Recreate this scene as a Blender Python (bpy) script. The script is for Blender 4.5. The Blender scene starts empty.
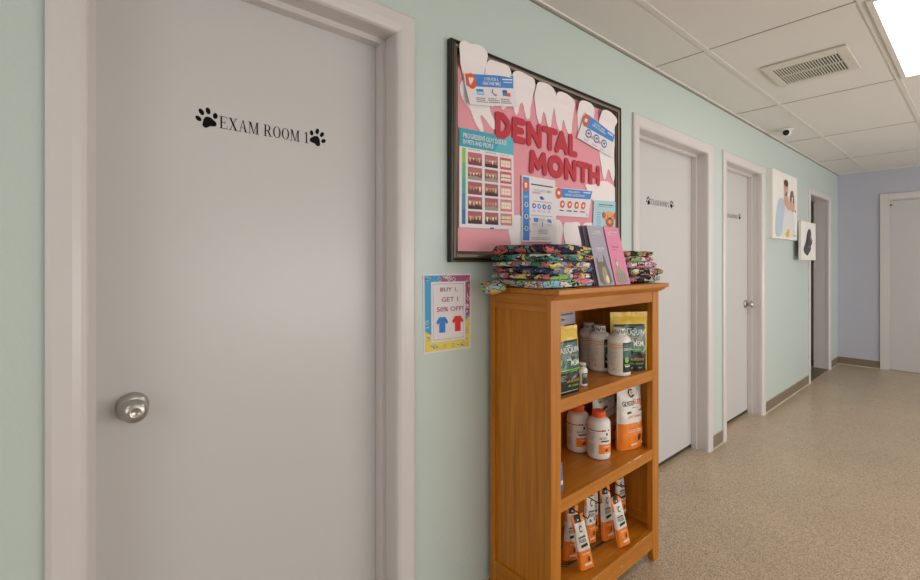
import bpy, bmesh, math, random
from mathutils import Vector, Matrix, noise
random.seed(7)
C = bpy.context.scene.collection
sc = bpy.context.scene
PI = math.pi
# ---------------------------------------------------------------- camera
F, CX, CY, D, H = 458., 460., 261., 1.254, 1.309
TH = math.atan(528/458.)
cd = bpy.data.cameras.new('camera'); cam = bpy.data.objects.new('camera', cd); C.objects.link(cam)
cd.sensor_width = 36; cd.lens = F/920*36; cd.shift_y = -29/920.; cd.clip_start = .02
cam.location = (D, 0, H); cam.rotation_euler = (PI/2, 0, TH); sc.camera = cam
FW = (-math.sin(TH), math.cos(TH)); RT = (math.cos(TH), math.sin(TH))
def at(px, py, x):                    # point of the photograph on the plane x = const (the wall and what hangs on it)
    u = (px-CX)/F; v = (CY-py)/F
    dx = FW[0]+u*RT[0]; dy = FW[1]+u*RT[1]; t = (x-D)/dx
    return (t*dy, H+t*v)              # (y, z)
# ---------------------------------------------------------------- materials
def lin(c):
    c = c/255.
    return c/12.92 if c <= .04045 else ((c+.055)/1.055)**2.4
def rgb(h):
    if isinstance(h, str): h = (int(h[0:2],16), int(h[2:4],16), int(h[4:6],16))
    return (lin(h[0]), lin(h[1]), lin(h[2]), 1)
MC = {}
def mat(name, col, rough=.5, metal=0, bump=0, bscale=60, vary=0, vscale=8, spec=.5, coat=0):
    if name in MC: return MC[name]
    m = bpy.data.materials.new(name); m.use_nodes = True; nt = m.node_tree; b = nt.nodes['Principled BSDF']
    b.inputs['Base Color'].default_value = rgb(col); b.inputs['Roughness'].default_value = rough
    b.inputs['Metallic'].default_value = metal; b.inputs['Specular IOR Level'].default_value = spec
    b.inputs['Coat Weight'].default_value = coat
    tc = nt.nodes.new('ShaderNodeTexCoord')
    n = nt.nodes.new('ShaderNodeTexNoise'); n.inputs['Scale'].default_value = vscale; n.inputs['Detail'].default_value = 4
    nt.links.new(tc.outputs['Object'], n.inputs['Vector'])
    hs = nt.nodes.new('ShaderNodeHueSaturation'); hs.inputs['Color'].default_value = rgb(col)
    mr = nt.nodes.new('ShaderNodeMapRange'); mr.inputs['To Min'].default_value = 1-max(vary,.01); mr.inputs['To Max'].default_value = 1+max(vary,.01)
    nt.links.new(n.outputs['Fac'], mr.inputs['Value']); nt.links.new(mr.outputs[0], hs.inputs['Value'])
    nt.links.new(hs.outputs[0], b.inputs['Base Color'])
    if bump:
        n2 = nt.nodes.new('ShaderNodeTexNoise'); n2.inputs['Scale'].default_value = bscale; n2.inputs['Detail'].default_value = 3
        bp = nt.nodes.new('ShaderNodeBump'); bp.inputs['Strength'].default_value = bump; bp.inputs['Distance'].default_value = .002
        nt.links.new(tc.outputs['Object'], n2.inputs['Vector']); nt.links.new(n2.outputs['Fac'], bp.inputs['Height'])
        nt.links.new(bp.outputs[0], b.inputs['Normal'])
    MC[name] = m; return m
def wood(name, stretch):
    m = bpy.data.materials.new(name); m.use_nodes = True; nt = m.node_tree; b = nt.nodes['Principled BSDF']
    tc = nt.nodes.new('ShaderNodeTexCoord'); mp = nt.nodes.new('ShaderNodeMapping'); mp.inputs['Scale'].default_value = stretch
    n = nt.nodes.new('ShaderNodeTexNoise'); n.inputs['Scale'].default_value = 1; n.inputs['Detail'].default_value = 7; n.inputs['Roughness'].default_value = .65
    n2 = nt.nodes.new('ShaderNodeTexNoise'); n2.inputs['Scale'].default_value = .3; n2.inputs['Detail'].default_value = 2
    nt.links.new(tc.outputs['Object'], mp.inputs[0]); nt.links.new(mp.outputs[0], n.inputs['Vector']); nt.links.new(mp.outputs[0], n2.inputs['Vector'])
    r = nt.nodes.new('ShaderNodeValToRGB'); e = r.color_ramp.elements
    e[0].position = .28; e[0].color = rgb('A86412'); e[1].position = .72; e[1].color = rgb('CE8822')
    q = e.new(.5); q.color = rgb('C07616')
    mx = nt.nodes.new('ShaderNodeMixRGB'); mx.blend_type = 'MULTIPLY'; mx.inputs[0].default_value = .18
    nt.links.new(n.outputs['Fac'], r.inputs[0]); nt.links.new(r.outputs[0], mx.inputs[1]); nt.links.new(n2.outputs['Fac'], mx.inputs[2])
    nt.links.new(mx.outputs[0], b.inputs['Base Color']); b.inputs['Roughness'].default_value = .38
    bp = nt.nodes.new('ShaderNodeBump'); bp.inputs['Strength'].default_value = .08; bp.inputs['Distance'].default_value = .001
    nt.links.new(n.outputs['Fac'], bp.inputs['Height']); nt.links.new(bp.outputs[0], b.inputs['Normal'])
    MC[name] = m; return m
def fabric(name, cols, scale=45, seed=0, line='15151c'):
    m = bpy.data.materials.new(name); m.use_nodes = True; nt = m.node_tree; b = nt.nodes['Principled BSDF']
    b.inputs['Roughness'].default_value = .9; b.inputs['Specular IOR Level'].default_value = .2
    tc = nt.nodes.new('ShaderNodeTexCoord'); mp = nt.nodes.new('ShaderNodeMapping'); mp.inputs['Location'].default_value = (seed*3.1, seed*1.7, seed*.9); mp.inputs['Scale'].default_value = (1, .62, 1.15)
    nt.links.new(tc.outputs['Object'], mp.inputs[0])
    ns = nt.nodes.new('ShaderNodeTexNoise'); ns.inputs['Scale'].default_value = 16
    nt.links.new(mp.outputs[0], ns.inputs['Vector'])
    ad = nt.nodes.new('ShaderNodeMixRGB'); ad.blend_type = 'LINEAR_LIGHT'; ad.inputs[0].default_value = .06
    nt.links.new(mp.outputs[0], ad.inputs[1]); nt.links.new(ns.outputs['Color'], ad.inputs[2])
    v = nt.nodes.new('ShaderNodeTexVoronoi'); v.inputs['Scale'].default_value = scale
    nt.links.new(ad.outputs[0], v.inputs['Vector'])
    sp = nt.nodes.new('ShaderNodeSeparateColor'); nt.links.new(v.outputs['Color'], sp.inputs[0])
    r = nt.nodes.new('ShaderNodeValToRGB'); r.color_ramp.interpolation = 'CONSTANT'; e = r.color_ramp.elements
    e[0].position = 0; e[0].color = rgb(cols[0]); e[1].position = 1./len(cols); e[1].color = rgb(cols[1])
    for i, c in enumerate(cols[2:]): q = e.new((i+2.)/len(cols)); q.color = rgb(c)
    nt.links.new(sp.outputs[0], r.inputs[0])
    v2 = nt.nodes.new('ShaderNodeTexVoronoi'); v2.feature = 'DISTANCE_TO_EDGE'; v2.inputs['Scale'].default_value = scale
    nt.links.new(ad.outputs[0], v2.inputs['Vector'])
    lt = nt.nodes.new('ShaderNodeMath'); lt.operation = 'LESS_THAN'; lt.inputs[1].default_value = .045
    nt.links.new(v2.outputs['Distance'], lt.inputs[0])
    v3 = nt.nodes.new('ShaderNodeTexVoronoi'); v3.inputs['Scale'].default_value = scale*3.4; nt.links.new(mp.outputs[0], v3.inputs['Vector'])
    l3 = nt.nodes.new('ShaderNodeMath'); l3.operation = 'LESS_THAN'; l3.inputs[1].default_value = .17; nt.links.new(v3.outputs['Distance'], l3.inputs[0])
    m3 = nt.nodes.new('ShaderNodeMixRGB'); m3.inputs[2].default_value = rgb(cols[-1]); nt.links.new(l3.outputs[0], m3.inputs[0]); nt.links.new(r.outputs[0], m3.inputs[1])
    mx = nt.nodes.new('ShaderNodeMixRGB'); mx.inputs[2].default_value = rgb(line)
    nt.links.new(lt.outputs[0], mx.inputs[0]); nt.links.new(m3.outputs[0], mx.inputs[1]); hq = nt.nodes.new('ShaderNodeHueSaturation'); hq.inputs['Saturation'].default_value = .78; hq.inputs['Value'].default_value = .88; nt.links.new(mx.outputs[0], hq.inputs['Color']); nt.links.new(hq.outputs[0], b.inputs['Base Color'])
    n2 = nt.nodes.new('ShaderNodeTexNoise'); n2.inputs['Scale'].default_value = 70; nt.links.new(tc.outputs['Object'], n2.inputs['Vector'])
    bp = nt.nodes.new('ShaderNodeBump'); bp.inputs['Strength'].default_value = .5; bp.inputs['Distance'].default_value = .003
    nt.links.new(n2.outputs['Fac'], bp.inputs['Height']); nt.links.new(bp.outputs[0], b.inputs['Normal'])
    return m
def floor_mat():
    m = bpy.data.materials.new('floor_vinyl'); m.use_nodes = True; nt = m.node_tree; b = nt.nodes['Principled BSDF']
    tc = nt.nodes.new('ShaderNodeTexCoord')
    def nz(s, d=4):
        n = nt.nodes.new('ShaderNodeTexNoise'); n.inputs['Scale'].default_value = s; n.inputs['Detail'].default_value = d
        nt.links.new(tc.outputs['Object'], n.inputs['Vector']); return n
    a = nz(250, 2); r = nt.nodes.new('ShaderNodeValToRGB'); e = r.color_ramp.elements
    e[0].position = .38; e[0].color = rgb('89745A'); e[1].position = .66; e[1].color = rgb('D2BFA6'); q = e.new(.5); q.color = rgb('BDA88D')
    nt.links.new(a.outputs['Fac'], r.inputs[0])
    c = nz(1.6, 5); mr = nt.nodes.new('ShaderNodeMapRange'); mr.inputs['To Min'].default_value = .80; mr.inputs['To Max'].default_value = 1.2
    nt.links.new(c.outputs['Fac'], mr.inputs['Value'])
    hs = nt.nodes.new('ShaderNodeHueSaturation'); nt.links.new(r.outputs[0], hs.inputs['Color']); nt.links.new(mr.outputs[0], hs.inputs['Value'])
    nt.links.new(hs.outputs[0], b.inputs['Base Color'])
    r2 = nt.nodes.new('ShaderNodeMapRange'); r2.inputs['To Min'].default_value = .22; r2.inputs['To Max'].default_value = .42
    g = nz(7, 3); nt.links.new(g.outputs['Fac'], r2.inputs['Value']); nt.links.new(r2.outputs[0], b.inputs['Roughness'])
    b.inputs['Specular IOR Level'].default_value = .6
    bp = nt.nodes.new('ShaderNodeBump'); bp.inputs['Strength'].default_value = .04; bp.inputs['Distance'].default_value = .0005
    nt.links.new(a.outputs['Fac'], bp.inputs['Height']); nt.links.new(bp.outputs[0], b.inputs['Normal'])
    return m
def emit(name, col, s):
    m = bpy.data.materials.new(name); m.use_nodes = True; nt = m.node_tree; nt.nodes.clear()
    o = nt.nodes.new('ShaderNodeOutputMaterial'); e = nt.nodes.new('ShaderNodeEmission'); e.inputs[0].default_value = rgb(col); e.inputs[1].default_value = s
    nt.links.new(e.outputs[0], o.inputs[0]); return m
WALL = mat('mint_wall_paint', 'C2CFC9', .36, bump=.35, bscale=110, vary=.012, vscale=1.5)
LAV = mat('lavender_wall_paint', 'B9BAC7', .5, bump=.3, bscale=110)
PLAIN = mat('plain_wall_paint', 'CFCAC2', .6)
CEILM = mat('ceiling_tile', 'E2DFDA', .85, bump=.5, bscale=220, vary=.02, vscale=3)
CGRID = mat('ceiling_grid', 'E0DCD5', .5)
DARK = mat('dark_gap', '2a2622', .9)
DOORM = mat('door_paint', 'C9C6C5', .33, bump=.12, bscale=26, vary=.012, vscale=1.5)
TRIM = mat('trim_paint', 'D4CECC', .32, bump=.08, bscale=40)
BASE = mat('cove_base', '7E6F5E', .5, vary=.12, vscale=40)
BEAD = mat('base_bead', 'C9C0AC', .5)
STEEL = mat('satin_steel', 'BDBAB6', .3, metal=1)
BLACK = mat('black_vinyl', '0c0908', .7, spec=.15)
WV = wood('oak_vertical', (60, 60, 3)); WH = wood('oak_horizontal', (60, 3, 60)); WX = wood('oak_depth', (3, 60, 60))
WHITE = mat('white_plastic', 'E6E2DC', .35); PAPER = mat('white_paper', 'E4DEE0', .7)
# ---------------------------------------------------------------- mesh builder
class B:
    def __init__(s): s.bm = bmesh.new(); s.m = []
    def mi(s, m):
        if m not in s.m: s.m.append(m)
        return s.m.index(m)
    def face(s, pts, m, smooth=False):
        try:
            f = s.bm.faces.new([s.bm.verts.new(p) for p in pts]); f.material_index = s.mi(m); f.smooth = smooth; return f
        except Exception: return None
    def box(s, a, b, m):
        x0,y0,z0 = a; x1,y1,z1 = b
        v = [s.bm.verts.new(p) for p in ((x0,y0,z0),(x1,y0,z0),(x1,y1,z0),(x0,y1,z0),(x0,y0,z1),(x1,y0,z1),(x1,y1,z1),(x0,y1,z1))]
        k = s.mi(m)
        for q in ((3,2,1,0),(4,5,6,7),(0,1,5,4),(1,2,6,5),(2,3,7,6),(3,0,4,7)):
            f = s.bm.faces.new([v[i] for i in q]); f.material_index = k
        return s
    def prism(s, pts, f, d0, d1, m, me=None):        # pts 2D, f(a,b,d)->3D
        n = len(pts); k = s.mi(m); ke = s.mi(me or m)
        lo = [s.bm.verts.new(f(a,b,d0)) for a,b in pts]; hi = [s.bm.verts.new(f(a,b,d1)) for a,b in pts]
        g = s.bm.faces.new(hi); g.material_index = k
        g = s.bm.faces.new(lo[::-1]); g.material_index = ke
        for i in range(n):
            j = (i+1)%n; g = s.bm.faces.new((lo[i],lo[j],hi[j],hi[i])); g.material_index = ke
    def grid(s, f, nu, nv, m, smooth=True, wrap=False):   # m may be a function (u,v)->material
        vs = [[s.bm.verts.new(f(i/nu, j/nv)) for j in range(nv+1)] for i in range(nu if wrap else nu+1)]
        for i in range(nu):
            i2 = (i+1)%nu if wrap else i+1
            for j in range(nv):
                try: g = s.bm.faces.new((vs[i][j], vs[i2][j], vs[i2][j+1], vs[i][j+1]))
                except Exception: continue
                g.material_index = s.mi(m((i+.5)/nu, (j+.5)/nv) if callable(m) else m); g.smooth = smooth
        return vs
    def lathe(s, prof, m, n=32, c=(0,0,0), axis='z', smooth=True):
        def f(u, v):
            r, h = prof[min(int(round(v*(len(prof)-1))), len(prof)-1)]; a = u*2*PI
            p = (r*math.cos(a), r*math.sin(a), h)
            if axis == 'x': p = (h, r*math.cos(a), r*math.sin(a))
            return (p[0]+c[0], p[1]+c[1], p[2]+c[2])
        vs = s.grid(f, n, len(prof)-1, m, smooth, wrap=True)
        for j in (0, -1):
            if prof[j][0] > 1e-5:
                g = s.bm.faces.new([vs[i][j] for i in range(n)]); g.material_index = s.mi(m(0,0) if callable(m) else m)
        return s
    def tube(s, pts, r, m, n=8):
        pts = [Vector(p) for p in pts]; rings = []
        for i, p in enumerate(pts):
            t = (pts[min(i+1,len(pts)-1)]-pts[max(i-1,0)]).normalized()
            a = t.orthogonal().normalized()
            if abs(t.z) < .9: a = t.cross(Vector((0,0,1))).normalized()
            b = t.cross(a)
            rings.append([s.bm.verts.new(p+a*r*math.cos(2*PI*k/n)+b*r*math.sin(2*PI*k/n)) for k in range(n)])
        for i in range(len(pts)-1):
            for k in range(n):
                g = s.bm.faces.new((rings[i][k], rings[i][(k+1)%n], rings[i+1][(k+1)%n], rings[i+1][k])); g.material_index = s.mi(m); g.smooth = True
        s.bm.faces.new(rings[0]).material_index = s.mi(m); s.bm.faces.new(rings[-1]).material_index = s.mi(m)
        return s
ORG = {}
def link(name, b, parent=None, origin=None, bevel=0, fixn=True):
    me = bpy.data.meshes.new(name)
    if fixn: bmesh.ops.recalc_face_normals(b.bm, faces=b.bm.faces)
    if origin is None:
        if parent is not None: origin = ORG[parent.name]
        else:
            vs = b.bm.verts; xs = [v.co.x for v in vs]; ys = [v.co.y for v in vs]; zs = [v.co.z for v in vs]
            origin = Vector(((min(xs)+max(xs))/2, (min(ys)+max(ys))/2, min(zs)))
    origin = Vector(origin)
    bmesh.ops.translate(b.bm, verts=b.bm.verts, vec=-origin)
    b.bm.to_mesh(me); b.bm.free()
    for m in b.m: me.materials.append(m)
    o = bpy.data.objects.new(name, me); C.objects.link(o)
    if parent is not None: o.parent = parent; o.location = origin-ORG[parent.name]
    else: o.location = origin
    ORG[o.name] = origin
    if bevel:
        md = o.modifiers.new('bevel', 'BEVEL'); md.width = bevel; md.segments = 2; md.limit_method = 'ANGLE'
    return o
def empty(name, loc=(0,0,0)):
    o = bpy.data.objects.new(name, None); o.empty_display_size = .05; C.objects.link(o); o.location = loc; ORG[o.name] = Vector(loc); return o
def tag(o, label, cat, group=None, kind=None):
    if label: o['label'] = label
    if cat: o['category'] = cat
    if group: o['group'] = group
    if kind: o['kind'] = kind
    return o
def struct(name, b, label=None, bevel=0):
    o = link(name, b, None, (0,0,0), bevel); o['kind'] = 'structure'
    if label: o['label'] = label; o['category'] = name.split('_')[0]
    return o
# ---------------------------------------------------------------- flat art helpers
TC = {}
def glyphs(s):
    if s in TC: return TC[s]
    cu = bpy.data.curves.new('t', 'FONT'); cu.body = s; cu.resolution_u = 3; cu.offset = .016
    o = bpy.data.objects.new('t', cu); C.objects.link(o); bpy.context.view_layer.update()
    me = bpy.data.meshes.new_from_object(o.evaluated_get(bpy.context.evaluated_depsgraph_get()))
    vs = [(v.co.x, v.co.y) for v in me.vertices]; fs = [list(p.vertices) for p in me.polygons]
    bpy.data.objects.remove(o); bpy.data.curves.remove(cu); bpy.data.meshes.remove(me)
    x0 = min(v[0] for v in vs); x1 = max(v[0] for v in vs); y0 = min(v[1] for v in vs); y1 = max(v[1] for v in vs)
    vs = [((a-x0)/(x1-x0), (b-y0)/(y1-y0)) for a, b in vs]
    TC[s] = (vs, fs); return TC[s]
class Art:
    """draws flat print through a map f(u,v,d) with v up"""
    def __init__(s, b, f, step=.0004): s.b = b; s.f = f; s.k = step; s.e = .0002
    def poly(s, pts, m, l=1): s.b.face([s.f(u, v, s.e+l*s.k) for u, v in pts], m)
    def rect(s, u0, v0, u1, v1, m, l=1, n=1):
        s.b.grid(lambda a, c: s.f(u0+(u1-u0)*a, v0+(v1-v0)*c, s.e+l*s.k), n, n, m, False)
    def ell(s, u, v, ru, rv, m, l=1, n=18, a0=0, a1=2*PI):
        s.poly([(u+ru*math.cos(a0+(a1-a0)*i/n), v+rv*math.sin(a0+(a1-a0)*i/n)) for i in range(n+(0 if a1-a0 > 6.2 else 1))], m, l)
    def text(s, t, u0, v0, u1, v1, m, l=2):
        vs, fs = glyphs(t); k = s.b.mi(m)
        V = [s.b.bm.verts.new(s.f(u0+a*(u1-u0), v0+b*(v1-v0), s.e+l*s.k)) for a, b in vs]
        for f in fs:
            try: g = s.b.bm.faces.new([V[i] for i in f]); g.material_index = k
            except Exception: pass
    def lines(s, u0, v0, u1, v1, n, m, l=1, seed=1):       # unreadable small print
        r = random.Random(seed); h = (v1-v0)/n
        for i in range(n):
            a = u0; v = v1-(i+.75)*h
            end = u1-(u1-u0)*r.uniform(0, .3)
            while a < end:
                w = (u1-u0)*r.uniform(.05, .16); s.rect(a, v, min(a+w, end), v+h*.42, m, l); a += w+(u1-u0)*.025
    def line(s, a, b, w, m, l=1):
        dx, dy = b[0]-a[0], b[1]-a[1]; L = math.hypot(dx, dy); nx, ny = -dy/L*w/2, dx/L*w/2
        s.poly([(a[0]+nx,a[1]+ny),(a[0]-nx,a[1]-ny),(b[0]-nx,b[1]-ny),(b[0]+nx,b[1]+ny)], m, l)
def quadmap(c, x):                   # c: four pixel corners TL,TR,BR,BL of a sheet hanging on plane x
    P4 = [at(px, py, x) for px, py in c]
    def f(u, v, d):
        w = ((1-u)*v, u*v, u*(1-v), (1-u)*(1-v))
        return (x+d, sum(w[i]*P4[i][0] for i in range(4)), sum(w[i]*P4[i][1] for i in range(4)))
    return f
def rectmap(x, y0, z0, y1, z1): return lambda u, v, d: (x+d, y0+u*(y1-y0), z0+v*(z1-z0))
def smooth(pts, it=2):
    for _ in range(it):
        q = []
        for i in range(len(pts)):
            a, b = pts[i], pts[(i+1)%len(pts)]
            q += [(a[0]*.75+b[0]*.25, a[1]*.75+b[1]*.25), (a[0]*.25+b[0]*.75, a[1]*.25+b[1]*.75)]
        pts = q
    return pts
# ================================================================ ROOM
CH = 2.41; YF = 7.46; XR = 4.6; YB = -2.8
DR = [(.035, .820, 2.052), (2.372, 3.326, 2.045), (3.642, 4.462, 2.045), (6.045, 6.950, 2.035)]   # openings in the left wall
w = B(); y = YB; T = .14
for a, b_, zt in DR:
    w.box((-T, y, 0), (0, a, CH), WALL); w.box((-T, a, zt), (0, b_, CH), WALL); y = b_
w.box((-T, y, 0), (0, YF, CH), WALL)
struct('wall_left', w)
FD0, FD1, FDZ = .475, 1.39, 2.04
w = B().box((-T, YF, 0), (FD0, YF+.12, CH), LAV); w.box((FD0, YF, FDZ), (FD1, YF+.12, CH), LAV); w.box((FD1, YF, 0), (XR, YF+.12, CH), LAV)
struct('wall_far', w)
struct('wall_right', B().box((XR, YB, 0), (XR+.1, YF, CH), PLAIN))
struct('wall_back', B().box((-T, YB-.1, 0), (XR, YB, CH), PLAIN))
FZ = .006
fl = B().box((-1.6, YB, -.05), (XR, YF+.7, FZ), floor_mat()); struct('floor', fl)
# ceiling: tiles above exposed T grid
c = B(); c.box((-T, YB, CH+.002), (XR, YF, CH+.05), CEILM)
gx = [.290+.61*k for k in range(8)]; gy = [2.555+1.272*k for k in range(-4, 4)]
for x in gx: c.box((x-.012, YB, CH-.0015), (x+.012, YF, CH+.003), CGRID)
for yy in gy:
    c.box((0, yy-.010, CH-.0012), (XR, yy+.010, CH+.003), CGRID)
    c.box((0.02, yy-.012, CH-.0002), (XR, yy-.010, CH+.003), mat('tile_gap','8c857b',.9))  # thin dark strip painted as the shadow line at each cross seam
c.box((0, YB, CH-.005), (.014, YF, CH+.003), CGRID); c.box((0, YF-.018, CH-.005), (XR, YF, CH+.003), CGRID)
struct('ceiling', c)
struct('trim_1', B().box((0, YB, CH-.014), (.004, YF, CH-.006), mat('seam', '8a8478', .9)))
# rooms behind: corridor space seen through the open doorway
w = B(); w.box((-1.6, 5.6, 0), (-1.5, 7.6, CH), PLAIN); w.box((-1.6, 7.5, 0), (-T, 7.6, CH), PLAIN); w.box((-1.6, 5.5, 0), (-T, 5.6, CH), PLAIN)
w.box((-1.6, 5.5, CH), (-T, 7.6, CH+.05), PLAIN)
struct('wall_side_room', w)
# casings and jambs
def casing(n, a, b_, zt, depth=.100, full=False):
    t = B(); W = .060; K = .017
    prof = [(-.007,-.022), (-.007,.002), (-.003, .009), (.006, .014), (.020, .017), (.052, .017), (.062, .011), (.062, 0)]     # (across from opening, out)
    def leg(sign, yy):
        pts = prof
        lo = [t.bm.verts.new((o, yy+sign*d, 0)) for d, o in pts]
        hi = [t.bm.verts.new((o, yy+sign*d, zt+d)) for d, o in pts]
        for i in range(len(pts)-1):
            f = t.bm.faces.new((lo[i], lo[i+1], hi[i+1], hi[i])); f.material_index = t.mi(TRIM)
        t.bm.faces.new(lo).material_index = 0
        return hi
    A = leg(-1, a); Z = leg(1, b_)
    for i in range(len(prof)-1): t.bm.faces.new((A[i], A[i+1], Z[i+1], Z[i])).material_index = 0
    # jamb lining + stop
    J = .004; XJ = -.002
    t.box((-T-.005, a, 0), (XJ, a+J, zt-J), TRIM); t.box((-T-.005, b_-J, 0), (XJ, b_, zt-J), TRIM); t.box((-T-.005, a, zt-J), (XJ, b_, zt), TRIM)
    if not full:
        S = .018; x0, x1 = -.099, -.066
        t.box((x0, a+J, 0), (x1, a+J+S, zt-J), TRIM); t.box((x0, b_-J-S, 0), (x1, b_-J, zt-J), TRIM); t.box((x0, a+J+S, zt-J-S), (x1, b_-J-S, zt-J), TRIM)
    return struct('trim_%d' % n, t)
for i, (a, b_, zt) in enumerate(DR): casing(i+2, a, b_, zt, full=(i == 3))
t = B()
for s_, x in ((-1, FD0), (1, FD1)):
    xa, xb = sorted((x, x+s_*.075)); t.box((xa, YF-.018, 0), (xb, YF, FDZ+.075), TRIM)
t.box((FD0, YF-.018, FDZ), (FD1, YF, FDZ+.075), TRIM)
t.box((FD0, YF, 0), (FD0+.01, YF+.12, FDZ), TRIM); t.box((FD1-.01, YF, 0), (FD1, YF+.12, FDZ), TRIM); t.box((FD0, YF, FDZ-.01), (FD1, YF+.12, FDZ), TRIM)
struct('trim_6', t, bevel=.003)
# door leaves
def knob(parent, yy, z, x=-.1, lean=1):
    b = B()
    b.lathe([(0,0),(.034,0),(.034,.004),(.031,.010),(.022,.014),(.013,.016)], STEEL, 40, (x, yy, z), 'x')
    k = link('rose', b, parent)
    b = B()
    b.lathe([(.011,.014),(.011,.026),(.013,.030),(.022,.034),(.0262,.040),(.0275,.047),(.0262,.054),(.021,.060),(.013,.0635),(.009,.0640),(.008,.0625),(0,.0625)], STEEL, 40, (x, yy, z), 'x')
    return link('door_knob', b, parent)
SER = {}
def ring(cx, cy, rx, ry, tx, ty, a0=0, a1=2*PI, n=20):
    out = []
    for i in range(n):
        p, q = a0+(a1-a0)*i/n, a0+(a1-a0)*(i+1)/n
        out.append([(cx+rx*math.cos(p), cy+ry*math.sin(p)), (cx+rx*math.cos(q), cy+ry*math.sin(q)), (cx+(rx-tx)*math.cos(q), cy+(ry-ty)*math.sin(q)), (cx+(rx-tx)*math.cos(p), cy+(ry-ty)*math.sin(p))])
    return out
def R(x0, y0, x1, y1): return [(x0,y0),(x1,y0),(x1,y1),(x0,y1)]
def DG(x0, x1, w_, top=1, bot=0): return [(x0,top),(x0+w_,top),(x1+w_,bot),(x1,bot)]
SER['E'] = (.60, [R(.08,0,.19,1), R(0,.96,.54,1), R(0,0,.56,.04), R(.19,.48,.40,.52), R(.38,.40,.42,.60), [(.50,1),(.54,1),(.54,.74)], [(.50,0),(.56,0),(.58,.28)]])
SER['X'] = (.66, [DG(.06,.48,.13), DG(.52,.08,.045), R(0,.96,.26,1), R(.42,.96,.64,1), R(0,0,.22,.04), R(.38,0,.68,.04)])
SER['A'] = (.68, [[(.33,1),(.36,.95),(.13,0),(.09,0)], [(.33,1),(.38,1),(.62,0),(.49,0)], R(.18,.32,.48,.36), R(0,0,.22,.04), R(.42,0,.70,.04)])
SER['M'] = (.84, [R(.10,0,.14,1), [(.08,1),(.22,1),(.46,.0),(.40,.0)], [(.64,1),(.68,1),(.46,0),(.42,0)], R(.64,0,.75,1), R(0,.96,.20,1), R(.64,.96,.83,1), R(0,0,.22,.04), R(.54,0,.84,.04)])
SER['R'] = (.68, [R(.08,0,.19,1), R(0,.96,.32,1), R(.19,.48,.32,.52), R(0,0,.28,.04), [(.28,.5),(.40,.5),(.60,0),(.48,0)], R(.48,0,.70,.04)] + ring(.30,.74,.24,.26,.11,.04,-PI/2,PI/2,12))
SER['O'] = (.66, ring(.33,.5,.31,.51,.11,.035))
SER['1'] = (.46, [R(.18,0,.29,1), R(.06,0,.41,.04), [(.18,1),(.18,.90),(.05,.84),(.05,.87)]])
SER['2'] = (.5, ring(.25,.74,.22,.26,.09,.04,-.4,PI,12) + [[(.38,.62),(.47,.66),(.14,.06),(.03,.0)], R(.03,0,.46,.07)])
SER['3'] = (.5, ring(.24,.76,.20,.24,.09,.04,-1.4,PI*.9,12) + ring(.24,.27,.23,.27,.10,.04,-PI*.9,1.4,12))
SER[' '] = (.26, [])
def serif(art, s, u0, u1, v0, v1, m):
    tot = sum(SER[ch][0]+.05 for ch in s)-.05; x = 0; k = (u1-u0)/tot
    for ch in s:
        wd, ps = SER[ch]
        for j, p in enumerate(ps): art.poly([(u0+(x+a)*k, v0+b*(v1-v0)) for a, b in p], m, 1+.12*(j % 6))
        x += wd+.05
def paw(b, f, cy, cz, s, rot, m):
    cr, sr = math.cos(rot), math.sin(rot)
    def tr(a, c_): return (cy+s*(a*cr-c_*sr), cz+s*(a*sr+c_*cr))
    def el(x, y_, rx, ry, an, l):
        ca, sa = math.cos(an), math.sin(an)
        b.face([f(*tr(x+rx*math.cos(t)*ca-ry*math.sin(t)*sa, y_+rx*math.cos(t)*sa+ry*math.sin(t)*ca), .0004+l*.0001) for t in [2*PI*i/20 for i in range(20)]], m)
    el(-.36, .08, .10, .14, .5, 0); el(-.14, .34, .10, .155, .15, 0); el(.15, .34, .10, .155, -.15, 0); el(.37, .08, .10, .14, -.5, 0)
    pad = smooth([(0,.12),(.14,.06),(.24,-.10),(.32,-.24),(.24,-.38),(.10,-.36),(0,-.32),(-.10,-.36),(-.24,-.38),(-.32,-.24),(-.24,-.10),(-.14,.06)])
    b.face([f(*tr(a, c_), .0006) for a, c_ in pad], m)
SX = -.100
def door(n, a, b_, zt, txt, t0, t1, knob_y, paws, label, zc=1.683):
    d = B(); g = .010
    d.box((SX-.036, a+g, .036), (SX, b_-g, zt-g), DOORM)
    o = link('door_%d' % n, d, None, ((SX, (a+b_)/2, 0)), .002); o['kind'] = 'structure'
    link('door_sweep', B().box((SX-.034, a+g+.002, .014), (SX-.006, b_-g-.002, .0355), mat('sweep_dark','3a332b',.8)), o)  # dark strip stands in for the shade in the undercut below the slab
    f = lambda y_, z_, dd: (SX+dd, y_, z_)
    l = B(); A = Art(l, f); serif(A, txt, t0, t1, zc-.0165, zc+.0165, BLACK); link('lettering', l, o, fixn=False)['label'] = 'black serif door lettering ' + txt
    for (cy, s, rot) in paws:
        p = B(); paw(p, f, cy, zc+(.002 if rot > 0 else .004), s, rot, BLACK); link('paw_print', p, o, fixn=False)['label'] = 'black paw print decal'
    if knob_y: knob(o, knob_y, .958 if n == 1 else .943)
    return o
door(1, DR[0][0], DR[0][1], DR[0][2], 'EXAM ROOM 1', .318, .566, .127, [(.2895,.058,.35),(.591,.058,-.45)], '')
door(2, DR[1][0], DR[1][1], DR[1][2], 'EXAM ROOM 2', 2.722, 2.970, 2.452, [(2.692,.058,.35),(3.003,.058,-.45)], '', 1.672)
door(3, DR[2][0], DR[2][1], DR[2][2], 'EXAM ROOM 3', 3.972, 4.217, 4.385, [(3.942,.058,.35),(4.252,.058,-.45)], '', 1.672)
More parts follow.
